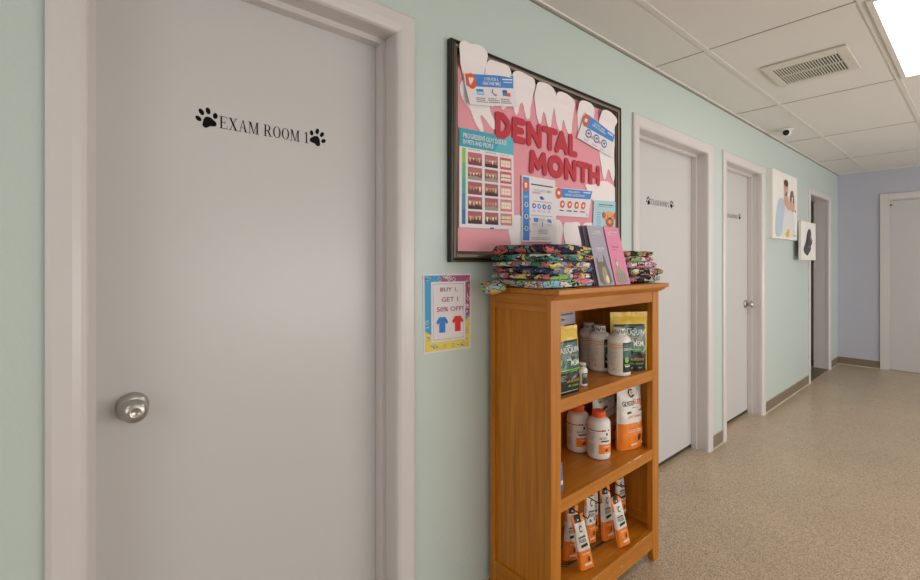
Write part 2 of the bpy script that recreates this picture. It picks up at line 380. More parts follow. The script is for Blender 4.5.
d = B().box((FD0+.012, YF+.012, .012), (FD1-.012, YF+.05, FDZ-.012), DOORM); o = link('door_4', d, None, (FD0, YF, 0), .002); o['kind'] = 'structure'
link('hinge', B().box((FD0+.012, YF+.004, 1.965), (FD0+.028, YF+.012, 1.985), mat('hinge_dark', '40362c', .4, metal=.6)), o)
struct('trim_7', B().box((-T, DR[3][0]+.008, 0), (0, DR[3][1]-.008, .010), mat('threshold', '6b5c4a', .5)))
# cove base
def basebd(name, a, b_, far=False):
    t = B()
    if far: t.box((a, YF-.007, 0), (b_, YF, .098), BASE); t.box((a, YF-.009, .098), (b_, YF, .102), BEAD); t.box((a, YF-.016, 0), (b_, YF-.007, .013), BEAD)
    else: t.box((0, a, 0), (.007, b_, .098), BASE); t.box((0, a, .098), (.009, b_, .102), BEAD); t.box((.007, a, 0), (.015, b_, .013), BEAD)
    struct(name, t)
for i, (a, b_) in enumerate([(YB, -.03), (.876, 2.30), (3.40, 3.597), (4.525, 5.985), (7.02, YF-.016)]): basebd('baseboard_left_%d' % (i+1), a, b_)
basebd('baseboard_far', .007, .40, True)
# ================================================================ CEILING FITTINGS
LIT = emit('lamp_diffuser', 'FFFAF3', 5.0)
def troffer(i, x0, y0, label):
    x1 = x0+.586; y1 = y0+1.248
    r = empty('ceiling_light', ((x0+x1)/2, (y0+y1)/2, CH-.008))
    tag(r, label, 'ceiling light', 'ceiling troffers')
    f = B(); W = .022; z0, z1 = CH-.008, CH+.001
    f.box((x0,y0,z0),(x0+W,y1,z1),CGRID); f.box((x1-W,y0,z0),(x1,y1,z1),CGRID); f.box((x0+W,y0,z0),(x1-W,y0+W,z1),CGRID); f.box((x0+W,y1-W,z0),(x1-W,y1,z1),CGRID)
    link('frame', f, r, bevel=.001)
    link('diffuser', B().box((x0+W, y0+W, CH-.004), (x1-W, y1-W, CH+.001), LIT), r)
troffer(0, .914, 2.567, 'lit rectangular ceiling light panel set in the grid beside the vent')
troffer(1, 2.744, .023, 'lit ceiling panel out of the picture to the right')
troffer(2, .914, -2.521, 'lit ceiling panel behind the camera')
troffer(3, 2.744, 5.111, 'lit ceiling panel over the far right of the corridor')
v = empty('ceiling_vent', (.593, 3.215, CH-.012)); tag(v, 'white louvred air vent in the ceiling tile beside the light panel', 'vent')
f = B(); x0,x1,y0,y1 = .402,.784,3.00,3.42; u0,u1,q0,q1 = .440,.738,3.082,3.378; zb = CH-.010; VM = mat('vent_paint', 'D9D4C8', .45)
f.box((x0,y0,zb),(u0,y1,CH),VM); f.box((u1,y0,zb),(x1,y1,CH),VM); f.box((u0,y0,zb),(u1,q0,CH),VM); f.box((u0,q1,zb),(u1,y1,CH),VM)
link('frame', f, v, bevel=.003)
f = B(); n = 23; ym = (q0+q1)/2
f.box((u0,ym-.006,zb+.001),(u1,ym+.006,CH),VM)
for i in range(n+1):
    x = u0+(u1-u0)*i/n; f.prism([(x-.0035,zb+.001),(x-.0015,zb+.001),(x+.001,CH),(x-.001,CH)], lambda a,b_,dd: (a, q0+dd*(q1-q0), b_), 0, 1, VM)
link('louvres', f, v)
link('duct_backing', B().box((u0,q0,CH-.0012),(u1,q1,CH+.001), mat('duct_dark','2e2620',.9)), v)
for k, (a, b_) in enumerate(((.42, 3.40), (.762, 3.20), (.762, 3.30))):
    link('screw', B().lathe([(0,-.002),(.004,-.0015),(.005,0)], STEEL, 12, (a, b_, zb)), v)
cmx, cmy = .150, 4.56
k = empty('security_camera', (cmx, cmy, CH)); tag(k, 'small white dome security camera with black lens mounted on the ceiling', 'security camera')
link('mount', B().lathe([(.0,-.016),(.044,-.016),(.049,-.012),(.049,0)], WHITE, 32, (cmx, cmy, CH-.0005)), k)
dv = Vector((D-cmx, -cmy, -.75)).normalized(); cc = Vector((cmx, cmy, CH-.032))
rm = dv.to_track_quat('Z', 'Y').to_matrix().to_4x4(); rm.translation = cc
def lat(prof, m, n=28):
    b = B(); b.lathe(prof, m, n); bmesh.ops.transform(b.bm, matrix=rm, verts=b.bm.verts); return b
link('eyeball', lat([(0,-.036)]+[(.036*math.cos(a), .036*math.sin(a)) for a in [(-80+i*10)*PI/180 for i in range(14)]]+[(.0,.035)], WHITE), k)
link('lens', lat([(.023,.028),(.023,.035),(.016,.037),(0,.038)], mat('lens_black','0d0d0f',.15)), k)
# ================================================================ BOOKCASE
bx0,bx1,by0,by1 = .018,.305,1.222,1.980
bk = empty('bookcase', ((bx0+bx1)/2, (by0+by1)/2, 0)); tag(bk, 'honey oak bookcase with open shelves standing against the mint wall', 'bookcase')
def leg(x0, x1, y0, y1):
    b = B(); b.box((x0,y0,.05),(x1,y1,1.195),WV)
    xm, s = (x0+x1)/2, .78
    ya, yb = (y0, y0+(y1-y0)*s) if y0 < 1.5 else (y1-(y1-y0)*s, y1)
    pts = [(x0,y0),(x1,y0),(x1,y1),(x0,y1)]; q = [(x0,ya),(x1,ya),(x1,yb),(x0,yb)]
    hi = [b.bm.verts.new((p[0],p[1],.05)) for p in pts]; lo = [b.bm.verts.new((p[0],p[1],FZ)) for p in q]
    for i in range(4): b.bm.faces.new((lo[i],lo[(i+1)%4],hi[(i+1)%4],hi[i]))
    b.bm.faces.new(lo)
    return b
PW = .055; PT = .026
for (x0, x1) in ((bx0, bx0+PT), (bx1-PT, bx1)):
    for (y0, y1) in ((by0, by0+PW), (by1-PW, by1)): link('leg', leg(x0,x1,y0,y1), bk, bevel=.0015)
for y0, y1, nm in ((by0+.010, by0+.018, 0), (by1-.018, by1-.010, 1)):
    link('side_panel', B().box((bx0+PT-.004,y0,.15),(bx1-PT+.004,y1,1.16),WV), bk)
    ya, yb = (by0+.001, by0+.020) if not nm else (by1-.020, by1-.001)
    link('side_rail', B().box((bx0+PT,ya,1.135),(bx1-PT,yb,1.195),WX), bk, bevel=.0015)
    link('side_rail', B().box((bx0+PT,ya,.120),(bx1-PT,yb,.187),WX), bk, bevel=.0015)
link('back_panel', B().box((bx0+.002,by0+.018,.14),(bx0+.008,by1-.018,1.19),WV), bk)
link('apron', B().box((bx1-.022,by0+PW,1.132),(bx1-.002,by1-PW,1.195),WH), bk, bevel=.0015)
t = B(); TX, TY0, TY1 = .347, 1.211, 1.988
t.box((bx0-.004,TY0,1.196),(TX,TY1,1.214),WH); link('top', t, bk, bevel=.003)
t = B(); prof = [(0,1.176),(.006,1.177),(.010,1.182),(.020,1.186),(.024,1.190),(.030,1.1958),(0,1.1958)]
t.prism(prof, lambda a,b_,dd: (bx1+a, by0-.002+dd*(by1-by0+.010), b_), 0, 1, WH); link('moulding', t, bk)
CHIP = mat('bare_wood_chip', 'E0C79A', .8); rr = random.Random(5)
def chip(ch, y_, z_, w_, h_):
    pts = smooth([(y_-w_/2, z_), (y_-w_*.2, z_+h_*.5), (y_+w_*.3, z_+h_*.6), (y_+w_/2, z_+.1*h_), (y_+w_*.1, z_-h_*.5), (y_-w_*.35, z_-h_*.3)], 1)
    ch.face([(bx1-.0006, a, b_) for a, b_ in pts], CHIP)
def shelf(zt, th, nm):
    o = link('shelf', B().box((bx0+.008,by0+.018,zt-.018),(bx1-.024,by1-.018,zt-.0006),WH), bk)
    e = B(); e.box((bx1-.0235,by0+PW,zt-th),(bx1-.001,by1-PW,zt),WH)
    if nm == 1:
        chip(e, 1.80, .4945, .085, .006); chip(e, 1.73, .494, .03, .003)
        for i in range(6): chip(e, rr.uniform(1.32, 1.88), rr.choice([.494, .4535]), rr.uniform(.006, .02), rr.uniform(.001, .002))
    if nm == 2:
        for i in range(26): chip(e, rr.uniform(1.32, 1.88), rr.choice([.1400, .1395, .139, .0675, .07, .10]), rr.uniform(.006, .03), rr.uniform(.001, .0028))
    return link('shelf_edge', e, o, bevel=.001, fixn=False)
SZ = [.838, .496, .142]
for i, (zt, th) in enumerate(zip(SZ, (.044, .044, .076))): shelf(zt, th, i)
# ================================================================ BULLETIN BOARD
Y0,Y1,Z0,Z1 = 1.027,2.158,1.305,2.092
bb = empty('bulletin_board', (.0, (Y0+Y1)/2, Z0)); tag(bb, 'large bulletin board with dark bronze frame and pink background reading Dental Month', 'bulletin board')
FM1 = mat('frame_black', '1E1A16', .3); FM2 = mat('frame_bronze', '6F6352', .35, metal=.5)
PINK = mat('pink_paper', 'E59AA6', .8, vary=.03, vscale=3); PINK2 = mat('pink_paper_light', 'E8A2AC', .8)
prof = [(0,0,FM1),(0,.022,FM1),(.003,.026,FM1),(.005,.026,FM2),(.007,.021,FM1),(.010,.019,FM1),(.013,.021,FM1),(.018,.026,FM2),(.028,.023,FM2),(.031,.018,FM1),(.034,.015,FM2),(.036,.012,FM1),(.040,.011,FM1),(.040,.001,FM1)]
f = B(); cor = [(Y0,Z0,1,1),(Y1,Z0,-1,1),(Y1,Z1,-1,-1),(Y0,Z1,1,-1)]
rings = [[f.bm.verts.new((x+.001, cy+sy*a, cz+sz*a)) for a, x, _ in prof] for cy, cz, sy, sz in cor]
for i in range(4):
    for j in range(len(prof)-1):
        g = f.bm.faces.new((rings[i][j], rings[(i+1)%4][j], rings[(i+1)%4][j+1], rings[i][j+1])); g.material_index = f.mi(prof[j+1][2])
link('frame', f, bb)
p = B().box((.001,Y0+.028,Z0+.028),(.0085,Y1-.028,Z1-.028),PINK); p.box((.0085,Y0+.036,Z0+.036),(.0092,at(513,245,.01)[0],at(470,228.5,.01)[1]),PINK2)
link('backing', p, bb)
BX = .0095
def za(a, b_): return (440+a/4.6, 30+b_/4.6)
def zb_(a, b_): return (440+a/4.6, 140+b_/4.6)
def t1(a, b_): return (455+a/5.524, 35+b_/5.524)
def t2(a, b_): return (540+a/5.524, 80+b_/5.524)
def wz(a, b_): return (515+a/7.25, 170+b_/7.25)
def gz(a, b_): return (455+a/5.043, 120+b_/5.043)
FOAM = mat('white_cardstock', 'EFE6E6', .75)
TEETH = [
 (t1, [(22,60),(30,35),(60,28),(80,50),(120,50),(150,62),(180,95),(180,130),(165,185),(160,240),(150,330),(120,300),(100,250),(80,300),(60,320),(48,250),(40,190),(25,150)], 3, 'tooth cutout at the top left corner of the pink board'),
 (t1, [(25,270),(60,230),(150,240),(185,300),(190,380),(195,430),(225,480),(222,525),(200,515),(170,470),(143,437),(138,455),(158,515),(152,548),(110,490),(85,410),(45,370),(25,310)], 1, 'tooth cutout with long roots below the top left paper sheet'),
 (t1, [(165,185),(178,145),(200,135),(240,152),(290,165),(308,195),(312,240),(300,330),(290,385),(265,420),(250,390),(228,370),(208,405),(192,390),(180,300)], 2, 'tooth cutout second from the left along the top frame'),
 (t1, [(312,225),(328,197),(360,200),(400,222),(436,240),(443,268),(435,320),(425,370),(415,405),(415,455),(400,472),(385,440),(378,385),(366,370),(355,390),(350,430),(336,447),(322,410),(312,330)], 1, 'tooth cutout third from the left along the top frame'),
 (za, [(437,275),(448,237),(475,240),(510,255),(532,285),(530,340),(514,400),(512,440),(504,452),(494,440),(485,395),(476,370),(468,400),(464,432),(454,430),(442,390),(437,330)], 2, 'tooth cutout above the letters N and T'),
 (za, [(527,315),(540,280),(580,290),(622,325),(616,380),(606,430),(605,475),(595,484),(580,460),(568,405),(560,430),(560,460),(548,467),(535,430),(527,370)], 1, 'tooth cutout above the letter A of the top word'),
 (t2, [(210,160),(215,120),(240,110),(285,130),(302,160),(298,230),(292,300),(285,330),(265,345),(255,300),(235,290),(225,325),(208,315),(210,240)], 1, 'tooth cutout behind the tilted paper sheet, left one'),
 (t2, [(333,195),(345,163),(380,168),(415,200),(430,230),(425,300),(412,350),(408,420),(413,500),(410,562),(396,552),(384,500),(374,490),(366,530),(358,552),(346,540),(338,470),(325,400),(328,300)], 2, 'long tooth cutout at the top right corner of the board'),
 (wz, [(500,108),(530,98),(560,110),(600,95),(640,73),(690,92),(737,140),(740,195),(700,260),(640,250),(560,230),(540,170)], 3, 'tooth cutout above the light blue dog poster'),
 (wz, [(350,395),(365,376),(400,382),(450,374),(470,385),(476,430),(480,560),(455,620),(440,560),(420,560),(400,620),(375,570),(350,470)], 2, 'tooth cutout behind the grey brochures and folded clothes'),
 (wz, [(480,385),(550,378),(620,400),(620,520),(560,600),(500,600)], 1, 'tooth cutout mostly hidden behind the lavender brochures'),
 (wz, [(285,365),(318,355),(345,395),(348,440),(340,480),(330,575),(300,620),(240,610),(232,540),(280,520)], 1, 'tooth cutout at the lower right of the tall blue-striped sheet'),
 (zb_, [(332,345),(380,345),(400,420),(378,470),(345,520),(330,500),(322,450),(312,418),(318,380)], 1, 'tooth cutout at the lower left of the tall blue-striped sheet'),
]
for f_, pts, lay, lb in TEETH:
    x = BX+.0004+(lay-1)*.0009; b = B()
    def lift(z): k = min(1, max(0, (z-1.985)/.055)); return .0175*k*k*(3-2*k)
    def solve(px, py):
        xx = x
        for _ in range(4): q = at(px, py, xx); xx = x+lift(q[1])
        return q
    out = smooth([solve(*f_(*p)) for p in pts])
    # triangulate a fine strip fill: horizontal slices keep the lifted crown smooth
    g = bmesh.new(); vv = [g.verts.new((0, a, c_)) for a, c_ in out]; g.faces.new(vv)
    for k in range(1, 60):
        zc_ = min(p_[1] for p_ in out)+k*.012
        if zc_ > max(p_[1] for p_ in out): break
        if zc_ > 1.96: bmesh.ops.bisect_plane(g, geom=g.verts[:]+g.edges[:]+g.faces[:], plane_co=(0,0,zc_), plane_no=(0,0,1))
    k_ = b.mi(FOAM); fr = {v: b.bm.verts.new((x+.0007+lift(v.co.z), v.co.y, v.co.z)) for v in g.verts}; bk_ = {v: b.bm.verts.new((x+lift(v.co.z), v.co.y, v.co.z)) for v in g.verts}
    for fc in g.faces: b.bm.faces.new([fr[v] for v in fc.verts]).material_index = k_; b.bm.faces.new([bk_[v] for v in fc.verts][::-1])
    for ed in g.edges:
        if len(ed.link_faces) == 1: u_, w_ = ed.verts; b.bm.faces.new((fr[u_], fr[w_], bk_[w_], bk_[u_]))
    g.free()
    tag(link('tooth_cutout', b), 'white paper '+lb, 'paper cutout', 'white paper teeth on the board')
# letters
RED = mat('red_card', 'BE3140', .7)
LET = {'D': [[(0,0),(0,1)],[(0,1),(.45,1),(.85,.78),(1,.5),(.85,.22),(.45,0),(0,0)]],
 'E': [[(0,0),(0,1)],[(0,1),(1,1)],[(0,.5),(.8,.5)],[(0,0),(1,0)]],
 'N': [[(0,0),(0,1)],[(0,1),(1,0)],[(1,0),(1,1)]], 'T': [[(0,1),(1,1)],[(.5,1),(.5,0)]],
 'A': [[(0,0),(.5,1)],[(.5,1),(1,0)],[(.18,.28),(.82,.28)]], 'L': [[(0,1),(0,0)],[(0,0),(1,0)]],
 'M': [[(0,0),(.08,1)],[(.08,1),(.5,.25)],[(.5,.25),(.92,1)],[(.92,1),(1,0)]],
 'O': [[(.5+.5*math.cos(a),.5+.5*math.sin(a)) for a in [2*PI*i/20 for i in range(21)]]],
 'H': [[(0,0),(0,1)],[(1,0),(1,1)],[(0,.5),(1,.5)]]}
def fat(ch, y0, y1, z0, z1, word, r=.0138):
    x0, x1 = BX+.0032, BX+.0050; b = B(); sg = 0
    X = lambda p: (y0+r+(y1-y0-2*r)*p[0], z0+r+(z1-z0-2*r)*p[1])
    rr_ = r
    if ch == 'O':
        cy_, cz_, ry_, rz_ = (y0+y1)/2, (z0+z1)/2, (y1-y0)/2, (z1-z0)/2; n = 36
        for lv in (0, 1):
            pass
        V = [[b.bm.verts.new((xx, cy_+(ry_-t_)*math.cos(2*PI*i/n), cz_+(rz_-t_)*math.sin(2*PI*i/n))) for i in range(n)] for xx, t_ in ((x0,0),(x1,0),(x1,.031),(x0,.031))]
        for i in range(n):
            for q in range(4): b.bm.faces.new((V[q][i],V[q][(i+1)%n],V[(q+1)%4][(i+1)%n],V[(q+1)%4][i])).material_index = b.mi(RED)
    for ln in ([] if ch == 'O' else LET[ch]):
        for p, q in zip(ln, ln[1:]):
            sg += 1; p, q = X(p), X(q); a = math.atan2(q[1]-p[1], q[0]-p[0]); pts = []
            for c_, a0 in ((q, a-PI/2), (p, a+PI/2)):
                pts += [(c_[0]+rr_*math.cos(a0+PI*i/8), c_[1]+rr_*math.sin(a0+PI*i/8)) for i in range(9)]
            b.prism(pts, lambda a_,c2,dd: (dd, a_, c2), x0+sg*.00006, x1+sg*.00012, RED)
    return tag(link('letter_'+ch.lower(), b), 'red rounded paper letter %s of the word %s on the pink board' % (ch, word), 'letter', 'red letters on the board')
for ch, a, b_ in [('D',1.256,1.345),('E',1.352,1.432),('N',1.440,1.534),('T',1.538,1.645),('A',1.626,1.724),('L',1.728,1.792)]:
    fat(ch, a, b_, 1.784, 1.887, 'DENTAL' if ch != 'N' and ch != 'T' else 'DENTAL')
for ch, a, b_ in [('M',1.455,1.570),('O',1.578,1.688),('N',1.695,1.784),('T',1.785,1.890),('H',1.886,1.978)]: fat(ch, a, b_, 1.672, 1.772, 'MONTH')
# papers
BLUE = mat('print_blue', '3A86D0', .6); TEAL = mat('print_teal', '2FA3B8', .6); ORG_ = mat('print_orange', 'DE5626', .6); INK = mat('print_ink', '4a4a52', .7)
GREY = mat('print_grey', 'A4A4AC', .7); NAVY = mat('print_navy', '2A5BA0', .6); LBLUE = mat('print_light_blue', 'A9D3E6', .6); GREEN = mat('print_green', '74C657', .6)
def paper(name, corners, x, label, cat='poster', m=None, th=.0005, curl=None):
    f0 = quadmap(corners, x)
    f = f0 if curl is None else (lambda u, v, d: (f0(u,v,d)[0]+curl(u,v),)+f0(u,v,d)[1:])
    b = B(); m = m or PAPER
    b.grid(lambda u, v: f(u, v, th), 10, 10, m); b.grid(lambda u, v: f(u, v, 0), 10, 10, m)
    for k in range(10):
        for e in (0, 1):
            u0, u1 = k/10, (k+1)/10
            b.face([f(u0,e,0), f(u1,e,0), f(u1,e,th), f(u0,e,th)], m); b.face([f(e,u0,0), f(e,u1,0), f(e,u1,th), f(e,u0,th)], m)
    A = Art(b, lambda u, v, d: f(u, v, th+d)); A.done = lambda: tag(link(name, b, fixn=False), label, cat)
    return A
def toothicon(A, u, v, s, asp, m, l=3):
    pts = smooth([(-.4,.45),(-.2,.5),(0,.4),(.2,.5),(.4,.45),(.42,.1),(.3,-.5),(.15,-.5),(0,-.1),(-.15,-.5),(-.3,-.5),(-.42,.1)], 1)
    A.poly([(u+a*s, v+c_*s*asp) for a, c_ in pts], m, l)
A = paper('information_sheet', [t1(48,210), t1(317,228), t1(345,396), t1(70,388)], BX+.0090, 'white sheet with orange tooth badge and blue banner at top left of the board', curl=lambda u, v: .012*max(0, (.45-u)*(.6-v))*4)
A.rect(.02,.60,.97,.985,BLUE,1,8); A.ell(.12,.76,.095,.25,ORG_,2.3); A.rect(.02,.78,.12,.985,ORG_,1.8,8); toothicon(A,.12,.76,.11,2.2,PAPER,3)
A.text('5 TIPS FOR A',.38,.80,.66,.90,PAPER,3); A.text('HEALTHIER SMILE',.34,.66,.70,.77,PAPER,3); A.rect(.74,.84,.95,.88,PAPER,3); A.rect(.76,.76,.94,.785,PAPER,3)
for u in (.27,.52,.78):
    A.lines(u-.12,.08,u+.12,.26,3,INK,1,int(u*100))
A.rect(.19,.34,.33,.52,BLUE,1); A.rect(.20,.36,.32,.44,LBLUE,2); A.line((.53,.54),(.50,.44),.02,INK); A.line((.50,.44),(.56,.34),.03,BLUE); A.rect(.55,.32,.59,.38,ORG_)
A.rect(.72,.34,.82,.53,NAVY,1); A.rect(.80,.32,.88,.44,ORG_,2); A.rect(.73,.37,.79,.44,BLUE,2)
A.done()
A = paper('dental_disease_chart', [gz(22,37), gz(293,92), gz(299,553), gz(20,541)], BX+.0036, 'poster of fifteen gum disease photographs under a teal heading on the board')
A.rect(0,.815,1,1,TEAL,1,6); A.poly([(.62,.82),(.80,1),(1,1),(1,.82)], mat('print_teal_light','53B4C4',.6), 1.5)
A.text('PROGRESSIVE GUM DISEASE',.06,.905,.86,.955,PAPER,3); A.text('IN PETS AND PEOPLE',.06,.845,.60,.890,PAPER,3)
for i, cc_ in enumerate(('8BC34A','5DB37C','45A6A0','3A8FB0','2F6FA0')): A.rect(.045,.035+.154*(4-i),.105,.035+.154*(5-i),mat('strip%d'%i,cc_,.6),1)
A.lines(.15,.79,.36,.81,1,GREY); A.lines(.44,.785,.66,.81,1,GREY); A.lines(.72,.785,.93,.80,1,GREY)
GUM = [mat('gum_%d'%i, c_, .5) for i, c_ in enumerate(('8E3A46','A4505C','7A2A36','B86470','C8525A','D2767C'))]; TD = mat('mouth_dark','3A1F24',.6)
IV = [mat('ivory_%d'%i, c_, .5) for i, c_ in enumerate(('E6D8B8','CDB27E','B8925A','EFE8D8'))]; FUR = mat('fur_grey','9b948c',.8)
rr = random.Random(3)
for r_ in range(5):
    for c_ in range(3):
        u0 = (.145,.440,.728)[c_]; u1 = u0+(.245 if c_ < 2 else .225); v1 = .770-.150*r_; v0 = v1-.128
        def X(a, b__): return (u0+a*(u1-u0), v0+b__*(v1-v0))
        if c_ == 2:
            A.rect(u0,v0,u1,v1,GUM[4 if r_ < 2 else 5],1)
            for k in range(6):
                a = .08+k*.14
                for (p0, p1) in ((.50,.78),(.20,.47)): A.poly(smooth([X(a,p0),X(a+.12,p0),X(a+.12,p1),X(a,p1)],1), IV[3 if r_ < 4 else 0], 2+.1*(k%2))
            A.rect(*X(.05,.46),*X(.95,.50),TD if r_ in (1,4) else IV[0],3)
        else:
            A.rect(u0,v0,u1,v1,GUM[rr.randrange(3)],1)
            A.poly([X(0,.45),X(0,1),X(1,1),X(1,.6),X(.5,.5)], GUM[rr.choice((0,1,3))], 1.5)
            A.poly([X(0,0),X(1,0),X(1,.22),X(.6,.32),X(0,.25)], rr.choice((TD,FUR,GUM[2])), 1.7)
            for k in range(4):
                a = .06+k*.22+rr.uniform(-.02,.03); hh = rr.uniform(.18,.4)
                A.poly([X(a,.60),X(a+.09,.68),X(a+.19,.60),X(a+.11,.60-hh),X(a+.05,.58-hh*.6)], rr.choice(IV[:3]), 2+.1*k)
            A.poly([X(.05,.62),X(.4,.55),X(.9,.66),X(.9,.72),X(.4,.66),X(.05,.7)], rr.choice((IV[2],GUM[3])), 2.6)
A.rect(.53,-.004,.60,.012,NAVY,3)
A.done()
A = paper('information_sheet', [wz(48,34), wz(290,76), wz(302,524), wz(48,520)], BX+.0044, 'tall white sheet with a blue left stripe of icons below the letter M')
A.rect(.03,.02,.21,.975,BLUE,1,6); A.ell(.11,.85,.095,.085,ORG_,2,24); toothicon(A,.11,.85,.09,.95,PAPER,3)
for v in (.56,.38,.20): A.ell(.12,v,.078,.055,NAVY,2); A.ell(.12,v,.06,.042,LBLUE,3); toothicon(A,.12,v,.06,.9,NAVY,4)
for v in (.34,.155): A.ell(.21,v,.035,.018,mat('skin_icon','E29A80',.7),5)
A.lines(.06,.66,.18,.70,3,PAPER,2); A.rect(.26,.872,.92,.892,INK,1); A.lines(.34,.78,.9,.82,2,GREY); A.rect(.30,.742,.52,.75,GREY); A.rect(.28,.757,.54,.768,mat('salmon','D9827A',.7))
A.poly([(.50,.70),(.58,.72),(.66,.67),(.62,.665),(.54,.66)],NAVY); A.poly([(.74,.79),(.80,.82),(.80,.785)],ORG_); A.rect(.32,.622,.88,.634,GREY)
for i in range(4): A.ell(.34+.15*i,.555,.052,.040,NAVY if i != 1 else BLUE,2); A.ell(.34+.15*i,.555,.02,.022,PAPER,3); A.lines(.29+.15*i,.46,.39+.15*i,.50,2,GREY,1,i)
A.rect(.26,.405,.88,.414,GREY); A.poly([(.33,.31),(.45,.31),(.46,.37),(.32,.37)],BLUE); A.poly([(.72,.32),(.86,.30),(.84,.36),(.74,.37)],BLUE)
A.lines(.28,.25,.46,.29,2,GREY,1,5); A.lines(.70,.25,.90,.29,2,GREY,1,6); A.lines(.44,.33,.66,.37,2,GREY,1,7); A.line((.57,.24),(.58,.31),.02,NAVY); A.lines(.46,.12,.76,.20,3,GREY,1,8); A.lines(.26,.03,.92,.08,2,GREY,1,9)
A.done()
A = paper('information_sheet', [wz(293,125), wz(560,150), wz(531,346), wz(290,330)], BX+.0040, 'white sheet with blue banner and row of four orange icons below the letter O')
A.poly([(.03,.66),(.16,.66),(.97,.67),(1,.97),(.05,.98)],BLUE,1); A.ell(.08,.80,.085,.20,ORG_,2,24); toothicon(A,.08,.80,.085,1.6,PAPER,3)
A.text("FREQUENTLY",.33,.84,.66,.92,PAPER,3); A.text('ASKED QUESTIONS?',.24,.72,.80,.81,PAPER,3); A.rect(.74,.88,.95,.92,PAPER,3)
for i in range(4): A.ell(.19+.20*i,.42,.065,.135,ORG_,2,24); A.ell(.19+.20*i,.42,.028,.06,PAPER,3); A.lines(.12+.20*i,.15,.27+.20*i,.25,1,INK,1,i)
A.rect(.93,.05,.95,.12,BLUE)
A.done()
A = paper('dog_poster', [wz(572,218), wz(736,229), wz(742,470), wz(562,452)], BX+.0034, 'light blue poster with a tan dog face at the lower right of the board', m=mat('poster_blue','A9CFDC',.6))
TAN = mat('tan_print','DFA074',.7); TAN2 = mat('tan_dark','B5623C',.7)
A.rect(.20,.86,.84,.885,INK); A.ell(.54,.875,.05,.025,GREEN,2); A.rect(.18,.81,.80,.818,INK)
for i in range(7): A.rect(.14,.62-.065*i,.30,.63-.065*i,INK)
A.ell(.66,.50,.24,.19,TAN,2,28); A.ell(.42,.56,.07,.10,TAN2,3); A.ell(.90,.56,.07,.10,TAN2,3); A.ell(.67,.36,.17,.15,TAN2,3,28); A.ell(.67,.37,.07,.06,TAN,4); A.ell(.67,.47,.05,.025,TD,5); A.ell(.57,.54,.02,.015,TD,4); A.ell(.77,.54,.02,.015,TD,4); A.rect(.40,.04,.92,.24,TAN,2)
A.done()
A = paper('information_sheet', [t2(250,178), t2(412,304), t2(392,428), t2(205,318)], BX+.0068, 'tilted white sheet with blue banner and three round icons at top right of the board')
A.poly([(.06,.52),(.98,.66),(1,.99),(.10,.99)],BLUE,1); A.ell(.08,.74,.085,.22,ORG_,2.3,20); A.rect(.01,.78,.12,.97,ORG_,1.7); toothicon(A,.08,.74,.09,1.7,PAPER,3)
A.text('DO PETS NEED',.32,.82,.66,.90,PAPER,3); A.text('DENTAL CLEANING?',.28,.72,.70,.80,PAPER,3); A.rect(.76,.86,.94,.92,PAPER,3)
for i in range(3): A.ell(.24+.24*i,.36,.085,.165,NAVY,2,24); A.ell(.24+.24*i,.36,.06,.115,PAPER,3); toothicon(A,.24+.24*i,.36,.07,1.6,NAVY,4); A.lines(.16+.24*i,.05,.32+.24*i,.14,1,GREY,1,i)
for i in range(2): A.ell(.35+.24*i,.30,.035,.06,mat('skin_icon','E29A80',.7),5)
A.done()
# price sign on the wall
A = paper('sale_sign', [(422.7,274.1),(471.0,273.6),(470.6,347.8),(423.6,354.1)], .0012, 'small bordered sign reading buy 1 get 1 50 percent off on the mint wall', 'sign')
A.e = .0003
PUR = mat('print_plum','A8547C',.6); YEL = mat('print_yellow','E6CF4C',.6); SB = mat('print_sky','3FA0D0',.6); RD = mat('print_red','D8332A',.6); SHB = mat('print_shirt_blue','2E7FD0',.6)
A.rect(.03,.02,.97,.98,SB,1); A.poly([(.33,.98),(.97,.98),(.97,.44),(.5,.5)],PUR,1.3); A.poly([(.03,.02),(.97,.02),(.97,.44),(.6,.2),(.3,.16),(.03,.28)],YEL,1.5)
rr = random.Random(11)
for i in range(44):
    e = rr.randrange(4); t_ = rr.random()
    u, v = ((t_*.9+.05,.94),(t_*.9+.05,.07),(.09,t_*.9+.05),(.92,t_*.9+.05))[e]; u += rr.uniform(-.03,.03); v += rr.uniform(-.02,.02)
    pm = (PAPER if v > .45 and u > .4 else LBLUE) if v > .3 else SB; an = rr.uniform(0, PI)
    if rr.random() < .35: [A.poly(q,pm,2.2) for q in ring(u,v,.035,.028,.010,.008,n=12)]
    else: A.line((u-.03*math.cos(an),v-.02*math.sin(an)),(u+.03*math.cos(an),v+.02*math.sin(an)),.014,pm,2.2)
A.rect(.15,.13,.87,.90,PAPER,3); 
for q in (((.19,.16),(.83,.16)),((.19,.87),(.83,.87)),((.19,.16),(.19,.87)),((.83,.16),(.83,.87))): A.line(*q,.006,GREY,4)
A.text('BUY 1,',.33,.765,.70,.825,PUR,5); A.text('GET 1',.36,.640,.70,.700,PUR,5); A.text('50% OFF!',.26,.515,.82,.575,PUR,5)
for u, m_ in ((.37,SHB),(.70,RD)):
    A.poly([(u+a*.125, .345+b__*.10) for a, b__ in [(-.55,.95),(-.2,1.05),(0,.95),(.2,1.05),(.55,.95),(1,.35),(.75,.05),(.5,.3),(.5,-1),(-.5,-1),(-.5,.3),(-.75,.05),(-1,.35)]], m_, 5)
A.done()
